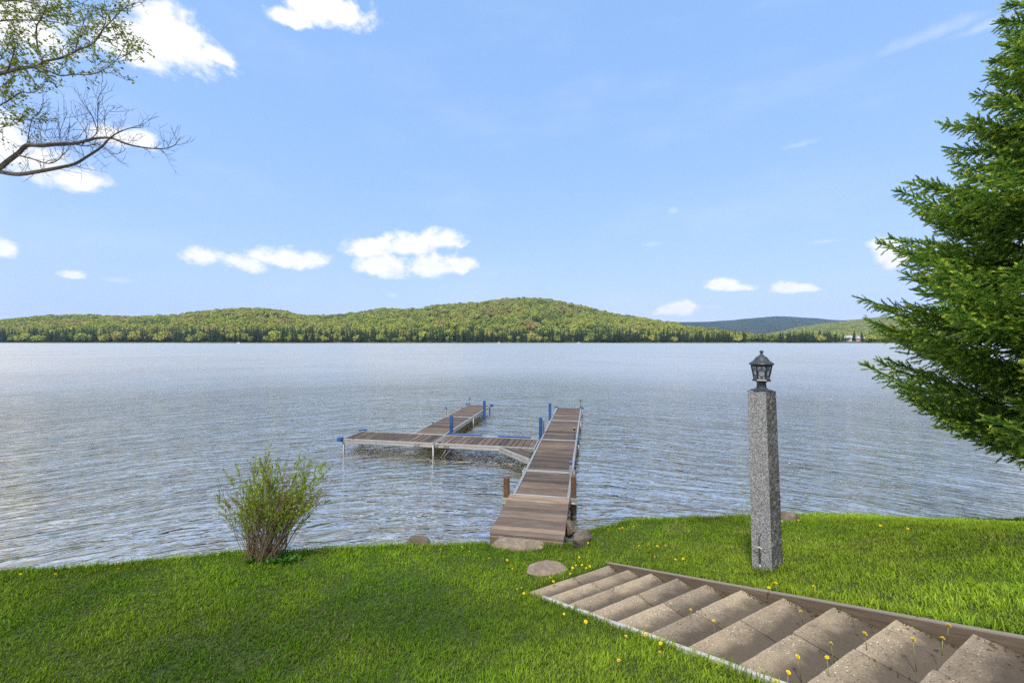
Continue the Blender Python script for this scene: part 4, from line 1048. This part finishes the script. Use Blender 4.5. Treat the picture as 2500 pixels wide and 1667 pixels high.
# ------------------------------------------------------------------ spruce on the right
TX, TY = 7.5, 5.0; TZ = float(gz(TX, TY)); TH = 8.2
spruce = empty('spruce_tree', (TX, TY, TZ)); tag(spruce, 'big dark green spruce with fresh tips at the right edge', 'tree')
MB().tube([(0, 0, -.3), (.02, 0, .3), (0, .02, 3), (.03, 0, 6), (0, 0, TH)], [.24, .19, .14, .085, .015], 10).build('trunk', 'bark_grey', spruce, True)
R = np.random.default_rng(77); wood_ = MB(); segP, segD, segL, segTip, segDen = [], [], [], [], []
def shoot(p, d, L, tip, den): segP.append(p); segD.append(d/np.linalg.norm(d)); segL.append(L); segTip.append(tip); segDen.append(den)
up = np.array([0, 0, 1.]); view = np.array([-TX, -TY])/math.hypot(TX, TY)
z = .75
while z < TH-.12:
    Rz = float(np.interp(z+TZ, [1.1, 1.5, 2.05, 3.0, 4.15, 5.2, 6.9, 7.7, TH+TZ], [1.5, 2.25, 2.68, 2.55, 2.28, 1.72, 1.02, .55, .05]))
    fz = z/TH; nbr = int(R.integers(20, 24)) if fz < .75 else 12
    a0 = R.uniform(0, 6.28)
    for k in range(nbr):
        a = a0+2*PI*k/nbr+R.normal(0, .22); out_ = np.array([math.cos(a), math.sin(a), 0.]); lat_ = np.array([-out_[1], out_[0], 0])
        den = 1.0 if max(out_[:2] @ view, -out_[0]) > -.05 else .20
        if z+TZ > 8.4: den = min(den, .5)
        L = Rz*R.choice([.50, .68, .82, .93, 1.0])*R.uniform(.9, 1.0); el0 = R.uniform(-.16, .12)+.5*fz; sag = (.14+.16*R.random())*(1-fz)
        def bp(q): return np.array([0, 0, z])+out_*L*q*math.cos(el0)+up*(L*q*math.sin(el0)-sag*L*math.sin(q*PI)*.6+.05*L*q**3)+lat_*.04*math.sin(q*6+a)
        wood_.tube([bp(q) for q in (0, .25, .5, .75, 1)], [.016*(L/3+.2), .012*(L/3+.2), .009*(L/3+.2), .005, .002], 5, False)
        q = .38+.12*R.random(); step = .046/den
        while q < 1:
            p = bp(q); t_ = bp(min(q+.02, 1.02))-bp(q-.02); t_ /= np.linalg.norm(t_); rem = (1-q)*L
            for sgn in (-1, 1, 0):
                if sgn == 0 and R.random() < .25: continue
                ll = min(.36, .12+.30*rem)*R.uniform(.65, 1.15)*(1 if sgn else .75)
                dd = t_*R.uniform(.45, .75)+lat_*sgn*R.uniform(.6, .95)+up*(R.normal(-.14, .36) if sgn else R.choice([-.7, .5])); dd /= np.linalg.norm(dd)
                nseg = max(1, int(ll/.13)); pp = p.copy(); d2 = dd.copy(); sl = ll/nseg
                for s_ in range(nseg):
                    last = s_ == nseg-1
                    if q > .4 or s_ > 0: shoot(pp, d2, sl*1.08, last, den)
                    pp = pp+d2*sl; d2 = d2+up*R.normal(-.02, .14)+lat_*R.normal(0, .10)+t_*.10; d2 /= np.linalg.norm(d2)
                    if not last:
                        for sg in (-1, 1):
                            if R.random() < .85*den**.4:
                                sd_ = np.cross(up, d2)*sg*.75+d2*.8+up*R.normal(-.05, .35); shoot(pp, sd_, R.uniform(.07, .15), True, den)
            if q > .55: shoot(p, t_, step+.02, False, den)
            q += step/L
        tp = bp(1.0); shoot(bp(.95), t_+up*.05, R.uniform(.14, .22), True, den)
        for sg in (-1, 1): shoot(tp, t_+lat_*sg*.7+up*R.normal(0, .2), R.uniform(.08, .14), True, den)
    z += R.uniform(.20, .27)
wood_.build('branches', 'bark_twig', spruce)['kind'] = 'stuff'
segP, segD, segL, segTip, segDen = map(np.array, (segP, segD, segL, segTip, segDen))
cnt = np.maximum(7, (segL*np.where(segDen > .9, 150, 90)).astype(int)); tot = cnt.sum(); sid = np.repeat(np.arange(len(cnt)), cnt)
first = np.concatenate([[0], np.cumsum(cnt)[:-1]]); f_ = (np.arange(tot)-first[sid]+R.random(tot))/cnt[sid]
Dn = segD[sid]; Pn = segP[sid]+Dn*(segL[sid]*f_)[:, None]
u1 = np.cross(Dn, np.array([.12, .2, 1.])); u1 /= np.linalg.norm(u1, axis=1, keepdims=True); u2 = np.cross(Dn, u1)
ang = R.random(tot)*2*PI; rad = u1*np.cos(ang)[:, None]+u2*np.sin(ang)[:, None]
nd_ = Dn*.85+rad*.70+up*.12; nd_ /= np.linalg.norm(nd_, axis=1, keepdims=True)
nl_ = R.uniform(.026, .042, tot)*np.where(segDen[sid] > .9, 1, 1.5); sd2 = np.cross(nd_, Dn); sd2 /= np.linalg.norm(sd2, axis=1, keepdims=True)+1e-9
wn_ = np.where(segDen[sid] > .9, .0100, .0140)[:, None]
V = np.stack([Pn-sd2*wn_, Pn+sd2*wn_, Pn+nd_*nl_[:, None]+Dn*.003], 1).reshape(-1, 3)
Fc = np.arange(tot*3).reshape(-1, 3)
tone = R.random(len(cnt))[:, None]
cb_ = np.array([.075, .175, .034])*(1-tone)+np.array([.205, .335, .050])*tone
tipc = np.array([.44, .50, .055])
tipamt = np.where(segTip, R.choice([.1, .5, .95], len(cnt), p=[.45, .3, .25]), 0.0)
w_ = (sstep(.55, .95, f_)*tipamt[sid])[:, None]
cn = cb_[sid]*(1-w_)+tipc*w_
print('spruce shoots', len(cnt), 'needles', tot)
cr_ = link('crown', np_mesh('crown', V, Fc, np.repeat(cn, 3, 0)), 'needles', spruce)

# ------------------------------------------------------------------ birch on the left
BX, BY = -7.5, 3.9; BZ = float(gz(BX, BY))
birch = empty('birch_tree', (BX, BY, BZ)); tag(birch, 'birch reaching in from the left with bare lower limb and young leaves', 'tree')
MB().tube([(0, 0, -.3), (.02, 0, .4), (-.1, .05, 2.5), (.05, .1, 4.5), (.0, .1, 6.5), (.2, .2, 8.6)], [.22, .17, .14, .11, .075, .02], 10).build('trunk', 'bark_grey', birch, True)
R = np.random.default_rng(31)
LIMBS = [ # depth, start radius, leafy, points (zoomed photograph pixels)
 (4.55, .021, 0, [(0,1370),(150,1390),(350,1360),(480,1335),(600,1305),(700,1245),(800,1180),(870,1110),(930,1065),(1040,1022),(1130,1022)]),
 (4.75, .024, 0, [(0,1340),(70,1280),(150,1220),(215,1160),(330,1162),(450,1150),(570,1148),(680,1125),(760,1105),(830,1100),(900,1105),(1000,1145),(1100,1170),(1220,1185),(1310,1185),(1390,1160),(1440,1090)]),
 (4.74, .008, 0, [(570,1148),(680,1162),(800,1152),(850,1200),(910,1230),(980,1210),(1005,1180)]),
 (4.70, .012, 0, [(150,1240),(250,1265),(390,1305),(480,1260),(500,1190),(440,1130)]),
 (4.78, .007, 0, [(700,1120),(770,1060),(780,900),(785,780),(840,690),(848,640)]),
 (4.80, .006, 0, [(650,1160),(690,1080),(620,960),(580,930)]), (4.8, .005, 0, [(780,1050),(720,900),(650,810)]),
 (4.70, .005, 0, [(850,1100),(835,940),(910,860)]), (4.7, .005, 0, [(480,1150),(480,1050),(520,940),(545,880)]),
 (4.85, .005, 0, [(420,1150),(340,1040),(310,960)]), (4.8, .005, 0, [(330,1160),(320,1040),(290,960)]), (4.66, .005, 0, [(670,1250),(640,1160),(580,1090)]),
 (4.80, .006, 0, [(215,1160),(250,970),(310,900),(350,780)]), (4.60, .004, 0, [(540,1060),(560,1000),(510,1080),(600,1020)]),
 (4.60, .022, 1, [(0,590),(100,560),(200,540),(300,530),(360,490),(500,460),(620,400),(740,350),(820,240),(880,180),(960,90),(1050,40)]),
 (4.50, .012, 1, [(300,545),(400,570),(480,605),(600,595),(730,595),(850,545),(930,480),(1040,430)]),
 (4.70, .013, 1, [(340,490),(300,380),(290,220),(330,150),(380,20),(400,-60)]),
 (4.80, .012, 1, [(0,170),(100,160),(280,165),(450,180),(640,215),(720,200)]),
 (4.50, .010, 1, [(60,570),(110,420),(105,300),(60,130),(30,0)]), (4.45, .006, 1, [(0,350),(80,470),(110,460),(200,380)]),
 (4.70, .011, 1, [(0,840),(90,790),(160,740),(260,740),(330,700),(390,620)]), (4.9, .013, 1, [(0,10),(200,10),(330,60),(560,60),(700,5)]),
 (4.85, .006, 1, [(0,900),(120,930),(200,960),(300,920)]), (4.55, .006, 1, [(600,410),(640,260),(690,120),(740,20)]),
 (4.65, .006, 1, [(820,240),(850,120),(830,10)]), (4.6, .005, 1, [(880,180),(930,300),(940,390)]), (4.6, .004, 1, [(930,480),(1000,360),(1045,260)]),
 (4.55, .004, 1, [(470,600),(490,530),(560,470)]), (4.75, .005, 1, [(500,460),(510,370),(600,330),(640,290)]), (4.9, .008, 1, [(0,700),(80,640),(160,600),(250,640)]),
 (5.0, .006, 1, [(280,165),(350,90),(440,30)]), (4.4, .006, 1, [(0,480),(60,380),(130,330)]), (5.1, .01, 1, [(0,90),(150,100),(330,110),(520,130),(700,70),(900,110)]),
 (4.9, .006, 1, [(0,760),(60,720),(100,650)]), (4.6, .006, 1, [(0,1020),(120,990),(180,940)])]
limbs = MB(); LP, LD = [], []
def z2w(px_, py_, d): u = px_*.3062; v = py_*.3062; return np.array([(u-1250)/F*d-BX, d-BY, H-(v-HZ)/F*d-BZ])
def limb_curve(pts, d):
    w = [z2w(a, b, d+.10*math.sin(a*.013+b*.01)) for a, b in pts]
    out = []
    for i in range(len(w)-1):
        p0, p1, p2, p3 = w[max(i-1, 0)], w[i], w[i+1], w[min(i+2, len(w)-1)]
        for q in np.linspace(0, 1, 5)[:-1]:
            out.append(.5*((2*p1)+(p2-p0)*q+(2*p0-5*p1+4*p2-p3)*q*q+(3*p1-p0-3*p2+p3)*q**3))
    out.append(w[-1]); return out
def twigs(c, leafy, depth, dens):
    L = [np.linalg.norm(c[i+1]-c[i]) for i in range(len(c)-1)]
    for i in range(1, len(c)-1):
        t_ = c[i+1]-c[i]; t_ = t_/(np.linalg.norm(t_)+1e-9)
        if R.random() > dens*L[i-1]: continue
        dd = t_*.5+R.normal(0, .55, 3)+np.array([.10, 0, .22 if not leafy else .05]); dd /= np.linalg.norm(dd)
        ln_ = R.uniform(.10, .32)*(1 if depth == 0 else .45); k = 4; p = c[i].copy(); tw = [p]
        for s_ in range(k): dd = dd+R.normal(0, .16, 3)+np.array([0, 0, .05]); dd /= np.linalg.norm(dd); p = p+dd*ln_/k; tw.append(p)
        limbs.tube(tw, list(np.linspace(.0027 if depth == 0 else .0018, .0010, k+1)), 3, False)
        if depth < 1: twigs([tw[0]+(tw[-1]-tw[0])*q for q in np.linspace(0, 1, 6)], leafy, 1, 22)
        if leafy:
            for q in tw[1:]:
                for _ in range(int(R.integers(0, 3))): LP.append(q+R.normal(0, .006, 3)); LD.append(dd*.4+R.normal(0, .5, 3)+np.array([0, 0, -.15]))
for (d, r, leafy, pts) in LIMBS:
    c = limb_curve(pts, d)
    if pts[0][0] == 0:      # carry the limb on to the trunk
        st = np.array([.0, .05, max(1.2, c[0][2]-.9 if not leafy else c[0][2]-.6)]); c0 = c[0]
        pre = [st+(c0-st)*q+np.array([0, 0, .12*math.sin(q*PI)]) for q in np.linspace(0, 1, 7)[:-1]]; full = pre+c
        r *= .72 if leafy else .85; limbs.tube(full, list(np.linspace(r*1.5, max(.0014, r*.12), len(full))), 6, False); twigs(pre+c[:2], 1, 0, 9)
    else:
        limbs.tube(c, list(np.linspace(r*.8, .0014, len(c))), 5, False)
    twigs(c, leafy, 0, 20 if leafy else 14)
    if leafy:
        for i in range(len(c)-1):
            if R.random() < .5: LP.append(c[i]+R.normal(0, .01, 3)); LD.append(R.normal(0, 1, 3))
for k in range(26):         # the rest of the crown, out of the picture to the left
    a = R.uniform(1.6, 5.0); z0 = R.uniform(3, 8); ln_ = R.uniform(1.0, 2.3)*(1-.5*(z0-3)/5)
    st = np.array([0, .05, z0]); en = st+np.array([math.cos(a)*ln_, math.sin(a)*ln_, ln_*.4]); c = [st+(en-st)*q+np.array([0, 0, .15*math.sin(q*PI)]) for q in np.linspace(0, 1, 14)]
    limbs.tube(c, list(np.linspace(.022, .003, 14)), 5, False); twigs(c, 1, 0, 12)
limbs.build('limbs', 'bark_grey', birch)
LP, LD = np.array(LP), np.array(LD); n = len(LP)
cl_ = np.array([.11, .16, .016])+(np.array([.27, .31, .04])-np.array([.11, .16, .016]))*R.random((n, 1))
V, Fc, cc = leaf_batch(LP, LD, R.normal(0, 1, (n, 3)), R.uniform(.022, .042, n), R.uniform(.007, .013, n), cl_)
print('birch leaves', n)
lo = link('leaves', np_mesh('leaves', V, Fc, cc), 'leaves', birch); lo['kind'] = 'stuff'
